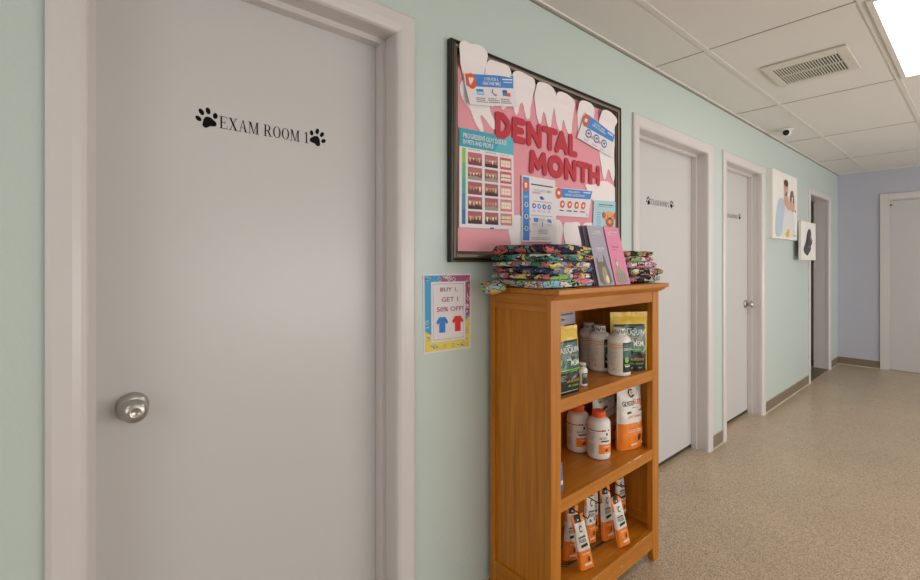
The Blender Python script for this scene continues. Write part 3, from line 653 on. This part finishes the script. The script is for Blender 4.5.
# ================================================================ CANVAS PRINTS
CANV = mat('canvas_white','E9E5DE',.7)
def canvas(x0, x1, y0, y1, z0, z1, label, draw):
    b = B().box((x0,y0,z0),(x1,y1,z1),CANV)
    if x0 > .02: b.box((0,y0+.05,z1-.09),(x0,y0+.40,z1-.06),PLAIN)
    A = Art(b, rectmap(x1, y0, z0, y1, z1), .0006); draw(A)
    return tag(link('canvas_print', b, fixn=False), label, 'canvas print')
SK = mat('print_skin','CFA58C',.7); HAIR = mat('print_hair','5b3a2a',.8); TW = mat('print_towel','B6C6D2',.7); SH = mat('print_tub','DAD9D8',.7); DG_ = mat('print_dog','7A6A62',.7); YD = mat('print_duck','E8B63A',.6)
def kid(A):
    A.poly(smooth([(.22,.02),(.20,.40),(.26,.56),(.36,.60),(.48,.52),(.62,.50),(.86,.48),(.90,.05),(.60,.03)]), SH, 1)
    A.poly(smooth([(.08,.02),(.10,.30),(.18,.52),(.28,.62),(.42,.60),(.48,.50),(.40,.30),(.34,.03)]), TW, 2)
    A.poly(smooth([(.44,.70),(.52,.72),(.62,.62),(.72,.47),(.60,.44),(.50,.50),(.40,.55)]), SK, 3)
    A.ell(.51,.77,.085,.105,SK,4,24); A.ell(.51,.855,.085,.055,HAIR,5,20); A.rect(.49,.64,.56,.70,SK,4)
    A.ell(.49,.78,.012,.01,TD,6); A.ell(.55,.78,.012,.01,TD,6); A.ell(.52,.72,.025,.008,TAN2,6)
    A.poly(smooth([(.66,.66),(.72,.72),(.82,.70),(.88,.58),(.86,.44),(.72,.44),(.66,.52)]), SK, 4); A.ell(.76,.69,.065,.085,DG_,5,20); A.ell(.76,.64,.03,.035,PAPER,6); A.ell(.70,.64,.02,.06,HAIR,6); A.ell(.82,.64,.02,.06,HAIR,6)
    A.ell(.90,.46,.03,.02,SK,6); A.ell(.57,.075,.075,.045,YD,4); A.ell(.60,.13,.04,.035,YD,5); A.rect(.80,.05,.93,.09,TW,4); A.line((.80,.13),(.93,.13),.006,GREY,4)
canvas(0,.043,4.600,5.375,1.508,2.106,'large white canvas print of a child in a towel holding a small dog',kid)
FU = mat('print_black_fur','4c4a4c',.8); FU2 = mat('print_fur_light','8d8a8a',.8)
def blackdog(A):
    A.poly(smooth([(.18,.20),(.14,.30),(.26,.42),(.34,.56),(.38,.72),(.48,.82),(.60,.84),(.68,.74),(.66,.62),(.76,.54),(.74,.44),(.66,.40),(.66,.28),(.52,.18),(.40,.10)]), FU, 1)
    A.poly(smooth([(.60,.66),(.68,.62),(.75,.54),(.70,.47),(.62,.52)]), FU2, 2); A.ell(.60,.71,.02,.02,TD,3); A.ell(.74,.53,.02,.025,TD,3)
    A.poly(smooth([(.36,.68),(.32,.50),(.40,.36),(.48,.48),(.46,.68)]), TD, 2); A.line((.48,.36),(.66,.34),.02,FU2,2)
canvas(.044,.065,5.415,5.985,1.318,1.70,'smaller white canvas print of a black dog hung beside the open doorway',blackdog)
# ================================================================ BAGS AND BOTTLES
def place(r, x, y_, z, rot, tilt=(0,0)):
    r.location = (x, y_, z); r.rotation_euler = (tilt[0], tilt[1], rot)
def pouch(w_, h_, d_, body, draw=None, seal=.10, seed=0, topw=1., tex=.0012, slump=0):
    b = B(); sd = Vector((seed*7.3, seed*3.1, 0))
    def g(v): return max(0., 1-(v/(1-seal))**2.6)**.6 if v < 1-seal else 0.
    def pt(u, v, s, d=0):
        e = 2*u-1; wd = w_*(1+(topw-1)*v)*(1-.05*math.sin(PI*v)*(1 if d_ > .02 else .3)); x = e*wd/2; z = v*h_
        y_ = d_/2*(.82+.18*min(1, v*5))*g(v)*max(0., 1-abs(e)**5)**.5
        nz = noise.noise(Vector((x*38, z*30, s*2.))+sd)*tex*2.2+noise.noise(Vector((x*90, z*70, s))+sd)*tex
        edge = min(1, 6*(1-abs(e)))
        return Vector((x, s*(y_+.0006+d)+nz*edge-slump*v*v, z))
    b.grid(lambda u, v: pt(u, v, -1), 24, 34, body); b.grid(lambda u, v: pt(u, v, 1), 16, 24, lambda u, v: body(u, v))
    n = 24
    for e in (0, 1):
        vs = [pt(i/n, e, -1) for i in range(n+1)]+[pt(i/n, e, 1) for i in range(n, -1, -1)]; b.face(vs, body(.5, .02 if e == 0 else .98))
    for e in (0, 1): b.face([pt(e, j/34, -1) for j in range(35)]+[pt(e, j/24, 1) for j in range(24, -1, -1)], body(.01, .5))
    if draw:
        A = Art(b, lambda u, v, d: pt(u, v, -1, d+.0008)); draw(A)
    return b
YB_ = mat('pouch_gold','DDB83C',.28, vary=.08, vscale=30); BKG = mat('pouch_black','171F1C',.25); TG = mat('pouch_teal','2F5E58',.3, vary=.3, vscale=60); LG = mat('pouch_lime','7CB83C',.4); CR = mat('pouch_cream','E4E4DA',.4); GD = mat('pouch_text_gold','C99A35',.4); SIL = mat('pouch_silver','98A2A2',.4)
def dasu_body(u, v):
    if v > .80 or u < .055 or u > .93: return YB_
    return BKG if (v < .36 or v > .765) else TG
def dasu(A):
    A.poly([(.08,.42),(.30,.40),(.62,.74),(.50,.75)],BKG,1); A.poly([(.55,.40),(.90,.62),(.90,.70),(.60,.50)],SIL,1)
    A.text('DASUQUIN',.10,.60,.88,.70,CR,3); A.text('soft chews',.42,.555,.80,.585,GD,3); A.text('with',.40,.50,.55,.54,CR,3); A.text('MSM',.55,.42,.84,.51,CR,3)
    A.ell(.18,.49,.07,.05,LG,3); A.ell(.13,.44,.05,.025,LG,3.5); A.lines(.38,.70,.64,.735,1,CR,2)
    A.rect(.08,.355,.90,.375,LG,2,4); A.text('JOINT HEALTH SUPPLEMENT',.10,.325,.86,.35,LG,3); A.poly([(.08,.27),(.9,.31),(.9,.29),(.08,.25)],SIL,2)
    A.text('LARGE DOGS',.38,.18,.84,.22,GD,3); A.lines(.14,.21,.36,.30,4,SIL,2); A.text('84 chews',.45,.11,.82,.145,LG,3); A.rect(.2,.04,.8,.055,SIL,2)
def put_pouch(name, args, loc, rot, label, cat, tilt=(0,0), group=None):
    b = pouch(**args); o = link(name, b, None, (0,0,0), fixn=False); place(o, *loc, rot, tilt); return tag(o, label, cat, group)
put_pouch('supplement_pouch', dict(w_=.158,h_=.236,d_=.060,body=dasu_body,draw=dasu,seed=1,seal=.06,tex=.0015), (.258,1.352,SZ[0]+.001), math.radians(87), 'gold and black pouch at the left end of the top shelf', 'pouch')
put_pouch('supplement_pouch', dict(w_=.166,h_=.250,d_=.050,body=dasu_body,draw=dasu,seed=2,topw=1.04,tex=.0015), (.236,1.850,SZ[0]+.001), math.radians(58), 'gold and black pouch at the right end of the top shelf', 'pouch')
GW = mat('pouch_white','E2DCD4',.35); OR = mat('pouch_orange','EE8220',.35, vary=.06, vscale=20); RED2 = mat('pouch_text_orange','E2603A',.4); BK = mat('pouch_ink','1b1a1c',.4)
def gly_body(u, v): return OR if v < .40-.10*max(0, 1-abs(u-.68)*9)*0 else GW
def gly(A):
    [A.poly(q_,BK,2) for q_ in ring(.52,.86,.13,.065,.055,.024,.7,2*PI-.5,14)]; A.rect(.52,.815,.64,.835,BK,2.5); A.ell(.55,.865,.035,.016,OR,3); A.text('GLYCO',.10,.68,.54,.755,INK,2); A.text('FLEX',.56,.69,.93,.765,RED2,2)
    A.lines(.50,.635,.72,.655,1,INK,2); A.text('II',.86,.64,.93,.69,RED2,2); A.poly([(.25,.555),(.93,.585),(.93,.62),(.25,.59)],BK,2); A.text('JOINT SUPPORT',.28,.485,.86,.525,RED2,2)
    A.poly([(.62,.41),(.80,.41),(.71,.365)],GREY,2); A.lines(.20,.27,.90,.32,2,GW,2); A.poly(smooth([(.66,.17),(.72,.24),(.80,.22),(.78,.14),(.70,.12)],1),BK,2); A.rect(.38,.06,.90,.085,GW,2)
put_pouch('supplement_pouch', dict(w_=.142,h_=.275,d_=.055,body=gly_body,draw=gly,seed=3,tex=.0018), (.226,1.868,SZ[1]+.001), math.radians(76), 'white and orange pouch at the right end of the middle shelf', 'pouch')
put_pouch('supplement_pouch', dict(w_=.165,h_=.285,d_=.045,body=gly_body,draw=gly,seed=4), (.122,1.862,SZ[1]+.001), math.radians(88), 'white and orange pouch standing behind the two orange capped bottles', 'pouch', tilt=(0,math.radians(-7)))
PB = mat('packet_blue','3F6FB4',.4)
put_pouch('blue_packet', dict(w_=.05,h_=.10,d_=.02,body=lambda u,v: GW if .25<v<.4 else PB,seed=5), (.262,1.311,SZ[1]+.001), math.radians(80), 'blue packet on the middle shelf behind the left bookcase post', 'packet')
# bottles
def bottle(R_, Hb, neck, capr, caph, capm, labf, z0, z1, loc, rot, label, name='pill_bottle', ribs=True, capprint=False):
    r = empty(name, (0,0,0)); tag(r, label, 'bottle')
    b = B(); prof = [(0,.001),(R_*.86,0),(R_*.97,.004),(R_,.010)]+[(R_,.010+(Hb*.86-.010)*i/6) for i in range(1,7)]
    prof += [(R_*math.cos(a)*.45+R_*.55 if False else neck+(R_-neck)*math.cos(a), Hb*.86+(Hb*.14)*math.sin(a)) for a in [PI/2*i/7 for i in range(1,8)]]
    prof += [(neck, Hb+.004)]
    b.lathe(prof, WHITE, 44); link('body', b, r)
    lb = B(); f = lambda u, v, d: ((R_+.0004+d)*math.sin((u-.5)*2*PI*.92), -(R_+.0004+d)*math.cos((u-.5)*2*PI*.92), z0+v*(z1-z0))
    labf(lb, Art(lb, f)); link('label', lb, r, fixn=False)
    c_ = B(); n = 56; rb = lambda i: capr*(1+(.025 if (i%2 and ribs) else 0))
    prof = [(1,Hb+.002),(1,Hb+caph-.003),(.94,Hb+caph),(.90,Hb+caph-.001),(0,Hb+caph-.001)]
    vs = [[c_.bm.verts.new((rb(i)*p*math.cos(2*PI*i/n), rb(i)*p*math.sin(2*PI*i/n), z)) for p, z in prof[:-1]] for i in range(n)]
    for i in range(n):
        for j in range(3): c_.bm.faces.new((vs[i][j],vs[(i+1)%n][j],vs[(i+1)%n][j+1],vs[i][j+1])).material_index = c_.mi(capm)
    c_.bm.faces.new([vs[i][3] for i in range(n)]); c_.bm.faces.new([vs[i][0] for i in range(n)][::-1])
    if capprint:
        A = Art(c_, lambda u, v, d: ((capr*1.03+d)*math.sin((u-.5)*2*PI), -(capr*1.03+d)*math.cos((u-.5)*2*PI), Hb+.003+v*(caph-.006)))
        for k in range(7):
            A.text('N',(k+.1)/7,.12,(k+.55)/7,.88,BK,2); A.line(((k+.62)/7,.1),((k+.9)/7,.9),.02,BK,2)
    link('cap', c_, r)
    place(r, *loc, rot); return r
def lab_dasu(b, A):
    A.rect(0,0,1,1,mat('label_cream','DCD2C0',.5),0,40)
    A.rect(0,.90,1,.925,GD,1,40); A.rect(0,.82,1,.845,GD,1,40)
    A.text('DASUQUIN',.30,.74,.50,.79,GD,2); A.lines(.30,.20,.52,.70,13,GREY,1); A.rect(.33,.06,.47,.13,INK,2)
    A.rect(.60,.0,1,1,BKG,2,30); A.rect(.0,.0,.10,1,BKG,2,20); A.rect(.60,.45,.78,.95,TG,3,12); A.text('DASUQUIN',.61,.72,.80,.82,CR,4); A.ell(.66,.42,.035,.10,LG,4.5); A.rect(.63,.18,.72,.22,CR,4,3); A.rect(.62,.24,.74,.27,LG,4,3)
bd = [(.248,1.749,16,'white bottle with dark green label in front of the right gold pouch'),(.152,1.757,22,'white bottle with gold striped label, middle of the three on the top shelf'),(.070,1.798,20,'white bottle partly hidden at the back left, behind two others on the top shelf')]
for x, y_, ro, lb in bd: bottle(.0455,.166,.021,.0245,.026,WHITE,lab_dasu,.018,.138,(x,y_,SZ[0]+.0005),math.radians(ro),lb,capprint=True)
def lab_small(b, A):
    A.rect(.0,.0,1,1,WHITE,0,20); A.rect(.52,.05,1,.95,BK,1,16); A.rect(.55,.30,.70,.55,GREEN,2); A.lines(.54,.6,.72,.9,3,CR,2); A.rect(.56,.12,.72,.2,PUR,2)
bottle(.0195,.068,.010,.0135,.017,WHITE,lab_small,.008,.052,(.247,1.486,SZ[0]+.0005),math.radians(28),'small white pill bottle beside the left gold pouch on the top shelf',capprint=True)
def lab_gly(b, A):
    A.rect(0,0,1,1,mat('label_white','E8E2DA',.5),0,40); A.rect(0,.90,.56,.93,BK,1,20); A.rect(.52,.90,.58,.96,OR,2); A.rect(.58,.90,.66,.96,BK,2)
    A.lines(.30,.50,.44,.85,9,GREY,1); A.lines(.30,.05,.44,.40,8,GREY,1,4); A.text('GLYCO',.50,.60,.62,.68,INK,2); A.rect(.52,.50,.66,.55,BK,2,3); A.rect(.60,.74,.63,.84,BK,2)
    A.rect(.49,.05,.80,.40,OR,1.5,16); A.poly([(.58,.14),(.61,.24),(.63,.22),(.62,.13)],BK,3); A.rect(.56,.30,.68,.33,GW,3,3); A.rect(.57,.08,.67,.10,GW,3,3)
OC = mat('orange_cap','EA5A1E',.4)
bottle(.0465,.164,.024,.0265,.027,OC,lab_gly,.022,.128,(.190,1.689,SZ[1]+.0005),math.radians(36),'white bottle with orange cap, nearer of the two on the middle shelf')
bottle(.0465,.164,.024,.0265,.027,OC,lab_gly,.022,.128,(.092,1.682,SZ[1]+.0005),math.radians(30),'white bottle with orange cap, farther of the two on the middle shelf')
# sign card standing behind the left pouch
cdm = B(); cdm.box((-.0015,-.105,0),(.0015,.105,.285),mat('card_lilac','C9C6D2',.5))
A = Art(cdm, lambda u, v, d: (.0015+d, -.105+u*.21, v*.285), .0004)
A.text('Please let',.50,.88,.90,.915,INK,2); A.text('our receptionist',.30,.81,.93,.855,INK,2); A.text('know',.40,.74,.62,.785,INK,2); A.rect(.60,.40,.96,.68,HAIR,2); A.rect(.66,.46,.90,.66,TAN,3)
o = link('notice_card', cdm, None, (0,0,0), fixn=False); place(o, .060, 1.618, SZ[0]+.001, 0, (0,math.radians(-3))); tag(o, 'pale printed notice card standing behind the left gold pouch on the top shelf', 'card')
# hanging small pouches + wire rack on the lowest shelf
WIRE = mat('black_wire','14120f',.35)
rk = empty('wire_rack', (.18,1.60,SZ[2])); tag(rk, 'black wire display rack holding small pouches on the lowest shelf', 'rack')
zr = SZ[2]+.004
link('base', B().tube([(.13,1.37,zr),(.20,1.453,zr),(.215,1.745,zr),(.150,1.92,zr)],.0038,WIRE).tube([(.13,1.37,zr),(.12,1.6,zr),(.150,1.92,zr)],.0028,WIRE), rk)
link('upright', B().tube([(.12,1.45,zr),(.11,1.45,.40),(.11,1.90,.40),(.12,1.90,zr)],.0028,WIRE), rk)
BT = mat('hang_header','26251c',.4)
def sm_body(u, v):
    if v > .84: return BT if .22 < u < .72 else OR
    if v < .36: return OR
    if v > .72 and u < .14: return OR
    return GW
def sm(A):
    A.text('C',.40,.68,.62,.80,BK,2); A.lines(.22,.56,.80,.63,1,INK,2); A.text('FLEX',.24,.50,.80,.56,INK,2); A.poly([(.30,.405),(.80,.425),(.80,.475),(.30,.455)],BK,2)
    A.lines(.3,.27,.8,.32,1,GW,2); A.poly([(.60,.16),(.68,.24),(.76,.22),(.72,.14)],BK,2); A.rect(.34,.07,.82,.115,GW,2); A.ell(.48,.90,.06,.012,GW,2)
SP = [ # x,y,rot,tiltback,lean,height,lift,label
 (.258,1.497,66,5,-9,.200,.0075,'small white and orange pouch at the front left of the lowest shelf'),
 (.190,1.488,66,4,5,.200,.010,'small white and orange pouch leftmost, next to the bookcase post'),
 (.178,1.640,76,3,3,.215,.008,'small white and orange pouch behind the front left pouch'),
 (.140,1.716,70,2,2,.200,.008,'small pouch mostly hidden at the centre back of the rack'),
 (.212,1.722,74,3,-2,.215,.008,'small white and orange pouch just left of the front right pouch'),
 (.276,1.736,74,5,-9,.200,.0075,'small white and orange pouch at the front right of the lowest shelf'),
 (.175,1.888,82,2,0,.180,.035,'small white and orange pouch farthest right at the back of the lowest shelf'),
 (.135,1.430,70,2,2,.195,.008,'small pouch half hidden behind the leftmost pouch')]
for i, (x, y_, ro, tb, ln, hh, lf, lb) in enumerate(SP):
    put_pouch('treat_pouch', dict(w_=.064,h_=hh,d_=.024,body=sm_body,draw=sm,seed=10+i,tex=.0016,topw=.82), (x,y_,SZ[2]+lf), math.radians(ro), lb, 'pouch', tilt=(math.radians(-tb),math.radians(ln)), group='small pouches on the lowest shelf')
for (y_, x1, z) in ((1.50,.262,.335),(1.61,.245,.345),(1.72,.285,.345),(1.80,.235,.345),(1.885,.20,.305)):
    link('hook', B().tube([(.11,y_,z+.014),((.11+x1)/2,y_-.004,z+.012),(x1,y_,z),(x1+.006,y_,z+.012)],.0022,WIRE), rk)['label'] = 'black wire prong'
# ================================================================ FOLDED CLOTHES
PAL = [['23284A','2C3566','C43A36','E8C24A','2A2F55','3A9CA0','8E3A34'],['2F8C6A','1F6E5A','E6C63C','C8443C','22305A','3FA89A','F0E6D8'],['2C3F78','3D74B4','E8C24A','C8443C','22284A','D86A8A','F0E0D0'],
 ['6C9FD0','2C4C8C','E8A0B0','E6D84C','2B9C7A','D8443C','F2ECE0'],['D8455A','E8A8B8','2A2A3A','88C24A','EAD060','C23A30','F2E8E0'],['E7D8DC','D9A6C0','F0C83C','7CC6DC','9CC84A','E8608A','F4EEF0'],
 ['3A2A2A','E6A02C','7A3A2A','D8784A','2A2A2A','EAC04A','8C9C4A'],['E8A0B8','D86A8A','EAD060','F0E0D8','C08AC0','F2C8D0','E6B040'],['2A2C30','D8C43C','F0ECE6','C8443C','8CA06A','E89AA8','2A2A2A'],['E8A070','2E2A34','9AC0B0','E6C860','C0707A','5A4A6A','F0D8C8']]
FB = [fabric('print_fabric_%d' % i, p, 36, i) for i, p in enumerate(PAL)]
def garment(cx, cy, z0, sx, sy, h, fm, seed, label, rot=0, lobes=2, group='folded printed clothes', sag=None, sleeve=None):
    b = B(); sd = Vector((seed*5.1, seed*2.3, seed))
    na, nt = 56, 36
    def f(u, v):
        a = u*2*PI; t_ = v*2-1
        e = (max(0, 1-abs(t_)**9))**.5
        sq = lambda c_, p: math.copysign(abs(c_)**p, c_)
        x = sq(math.cos(a), .28)*sx/2*(1-.05*(1-e)); z = sq(math.sin(a), .55)*h/2*max(e, .05)
        if x > 0 or True:
            k = abs(x)/(sx/2)
            if k > .93: x *= 1-.06*abs(math.cos(lobes*PI*(z/h+.5)))
        y_ = t_*sy/2*(1-.04*(abs(z)/(h/2))**2) + .006*math.sin(lobes*2*PI*(z/h+.5))*abs(t_)**6
        p = Vector((x, y_, z)); q = noise.noise_vector(p*20+sd)*.0085+noise.noise_vector(p*55+sd)*.0026
        q.z *= .42; p += q
        if sag: p.z -= sag*max(0, -p.y-sy/2+.04)**1.0*8
        return Vector((cx, cy, z0+h/2))+Matrix.Rotation(rot, 3, 'Z')@p
    vs = b.grid(f, na, nt, fm, True, wrap=True)
    for j in (0, -1): b.bm.faces.new([vs[i][j] for i in range(na)])
    o = tag(link('folded_shirt', b, None, (cx, cy, z0)), label, 'clothes', group)
    if sleeve:
        s_ = B(); cs, rs = sleeve
        def g(u, v):
            a, p_ = u*2*PI, (v-.5)*PI
            q = Vector((rs[0]*math.cos(p_)*math.cos(a), rs[1]*math.cos(p_)*math.sin(a), rs[2]*math.sin(p_)))
            return Vector(cs)+q+noise.noise_vector(q*45+sd)*.007
        s_.grid(g, 24, 14, fm, True, wrap=True); link('sleeve', s_, o)
    return o
L = 'printed shirt in the left stack on the bookcase'
LS = [(5,.028,.262,.315,'folded white, pink and blue printed shirt at the bottom of the left stack',3),(4,.021,.250,.300,'folded red and pink printed shirt, second from bottom of the left stack',2),(2,.021,.252,.305,'folded navy printed shirt, third from bottom of the left stack',2),
 (3,.022,.248,.295,'folded blue and pink printed shirt, fourth from bottom of the left stack',2),(1,.025,.250,.305,'folded green printed shirt, second from top of the left stack',2),(0,.034,.246,.300,'folded navy and red printed shirt on top of the left stack',2)]
z = 1.2152
for i, (fi, h, sx, sy, lb, lo_) in enumerate(LS):
    garment(.172+.004*math.sin(i*2.1), 1.345+.008*math.cos(i*2.7)-(.008 if i == 0 else 0), z, sx, sy, h+.002, FB[fi], 20+i, lb, rot=math.radians([0,1.5,-2,2,-1,3][i]), lobes=lo_, group='left stack of folded shirts',
            sleeve=((.085,1.168,1.213),(.060,.032,.021)) if i == 0 else (((.10,1.195,1.345),(.035,.02,.012)) if i == 5 else None))
    z += h
z = 1.2152
RS = [(9,.032,'folded peach and black printed shirt at the bottom of the right stack'),(8,.029,'folded black and yellow printed shirt, second from bottom of the right stack'),(7,.028,'folded pink printed shirt in the middle of the right stack'),(4,.022,'folded red and pink printed shirt, second from top of the right stack'),(6,.024,'folded brown and orange printed shirt on top of the right stack')]
for i, (fi, h, lb) in enumerate(RS):
    garment(.175+.004*math.sin(i*1.3), 1.893-.006*i+.008*math.sin(i*2), z, .245-.004*i, .258-.010*i, h+.002, FB[fi], 40+i, lb, rot=math.radians([-2,3,-3,2,-1][i]), lobes=2, group='right stack of folded shirts',
            sleeve=((.268,2.030,1.262),(.026,.040,.013)) if i == 1 else None)
    z += h
# ================================================================ BROCHURES
def brochure(y0, xb, zb, m, label, kind, grp, w_=.108, h_=.236, tiltdeg=13.5):
    b = B(); b.box((-.0012,0,0),(.0012,w_,h_),m)
    A = Art(b, lambda u, v, d: (.0012+d, u*w_, v*h_), .0003)
    if kind == 1:
        A.text('TICK-BORNE',.16,.885,.78,.925,PAPER,2); A.rect(.16,.862,.82,.868,PAPER,2); A.text('DISEASES',.30,.60,.80,.635,PAPER,2); A.rect(.32,.572,.62,.580,PAPER,2)
        A.poly(smooth([(.12,.02),(.10,.25),(.14,.40),(.20,.50),(.24,.38),(.42,.40),(.56,.38),(.62,.52),(.70,.48),(.74,.34),(.86,.20),(.88,.02)],1),mat('broch_cat','7A7068',.7),2)
        A.poly(smooth([(.36,.02),(.34,.26),(.50,.33),(.66,.26),(.68,.02)],1),mat('broch_cat2','A89C80',.7),3); A.ell(.60,.10,.10,.07,IV[0],4)
    if kind == 2:
        A.text('HEARTWORM',.16,.885,.80,.925,PAPER,2); A.rect(.16,.862,.70,.868,PAPER,2); A.text('Disease',.26,.64,.72,.67,mat('broch_text','A2507C',.6),2); A.text('in Cats',.26,.59,.52,.615,mat('broch_text','A2507C',.6),2)
        A.poly(smooth([(.10,.02),(.12,.20),(.24,.28),(.26,.40),(.34,.46),(.44,.40),(.48,.28),(.70,.24),(.90,.14),(.88,.02)],1),mat('broch_cat3','A79B92',.7),2); A.ell(.36,.36,.06,.04,IV[0],3)
        for i in range(4): A.line((.2+.15*i,.04),(.24+.15*i,.20),.02,mat('broch_cat','7A7068',.7),3)
    o = link('brochure', b, None, (0,0,0), fixn=False); o.location = (xb, y0, zb); o.rotation_euler = (0, math.radians(-tiltdeg), 0)
    return tag(o, label, 'brochure', grp)
LV = mat('broch_lavender','A79FB0',.4); LVD = mat('broch_slate','77737F',.5); PK = mat('broch_pink','DE86A6',.4)
brochure(1.508,.306,1.2155,LV,'lavender brochure with a grey cat, front of the lavender pile','1' and 1,'lavender brochures')
for i in range(4): brochure(1.506-.001*i,.306-.0085*(i+1),1.2155,LV if i%2 else LVD,'lavender brochure standing behind the front lavender one',0,'lavender brochures stacked behind')
brochure(1.622,.308,1.2155,PK,'pink brochure with a tabby cat, front of the pink pile',2,'pink brochures')
brochure(1.619,.298,1.2155,mat('broch_deep_pink','C8567E',.45),'deep pink brochure edge showing behind the front pink brochure',0,'pink brochures behind')
# ================================================================ LIGHT
def area(name, loc, rot, sx, sy, p, col):
    l = bpy.data.lights.new(name, 'AREA'); l.shape = 'RECTANGLE'; l.size = sx; l.size_y = sy; l.energy = p; l.color = col
    o = bpy.data.objects.new(name, l); C.objects.link(o); o.location = loc; o.rotation_euler = rot
area('window_daylight', (2.6, -2.7, 1.5), (PI/2, 0, 0), 2.6, 1.4, 26, (.93,.96,1))  # added soft fill from behind the camera, no known source there
area('lobby_daylight', (4.5, 3.9, 1.2), (PI/2+.45, 0, PI/2), 5.5, 1.6, 165, (1,.985,.97))  # added fill tilted upward to brighten the ceiling and far end
def added_window(name, horiz, c_, a0, a1, z0, z1):  # unseen frame and pane, added around a fill light
    b = B(); W = .06
    def bx(p0, p1, q0, q1, m, d0=0, d1=.05):
        if horiz: b.box((p0, c_+d0, q0), (p1, c_+d1, q1), m)
        else: b.box((c_-d1, p0, q0), (c_-d0, p1, q1), m)
    bx(a0-W, a0, z0-W, z1+W, TRIM); bx(a1, a1+W, z0-W, z1+W, TRIM); bx(a0, a1, z0-W, z0, TRIM); bx(a0, a1, z1, z1+W, TRIM)
    bx((a0+a1)/2-.02, (a0+a1)/2+.02, z0, z1, TRIM, 0, .03); bx(a0, a1, z0, z1, mat('window_glass', 'D8E4EA', .1), 0, .01)
    struct(name, b)
added_window('window_1', True, YB, 1.3, 3.9, .8, 2.2)
added_window('window_2', False, XR, 1.15, 6.65, .55, 2.05)
wd = bpy.data.worlds.new('world'); sc.world = wd; wd.use_nodes = True; wd.node_tree.nodes['Background'].inputs[0].default_value = (.9,.93,1,1); wd.node_tree.nodes['Background'].inputs[1].default_value = .3
sc.view_settings.view_transform = 'Standard'; sc.view_settings.look = 'None'; sc.view_settings.gamma = 1; sc.view_settings.use_curve_mapping = False
sc.view_settings.exposure = 0.02
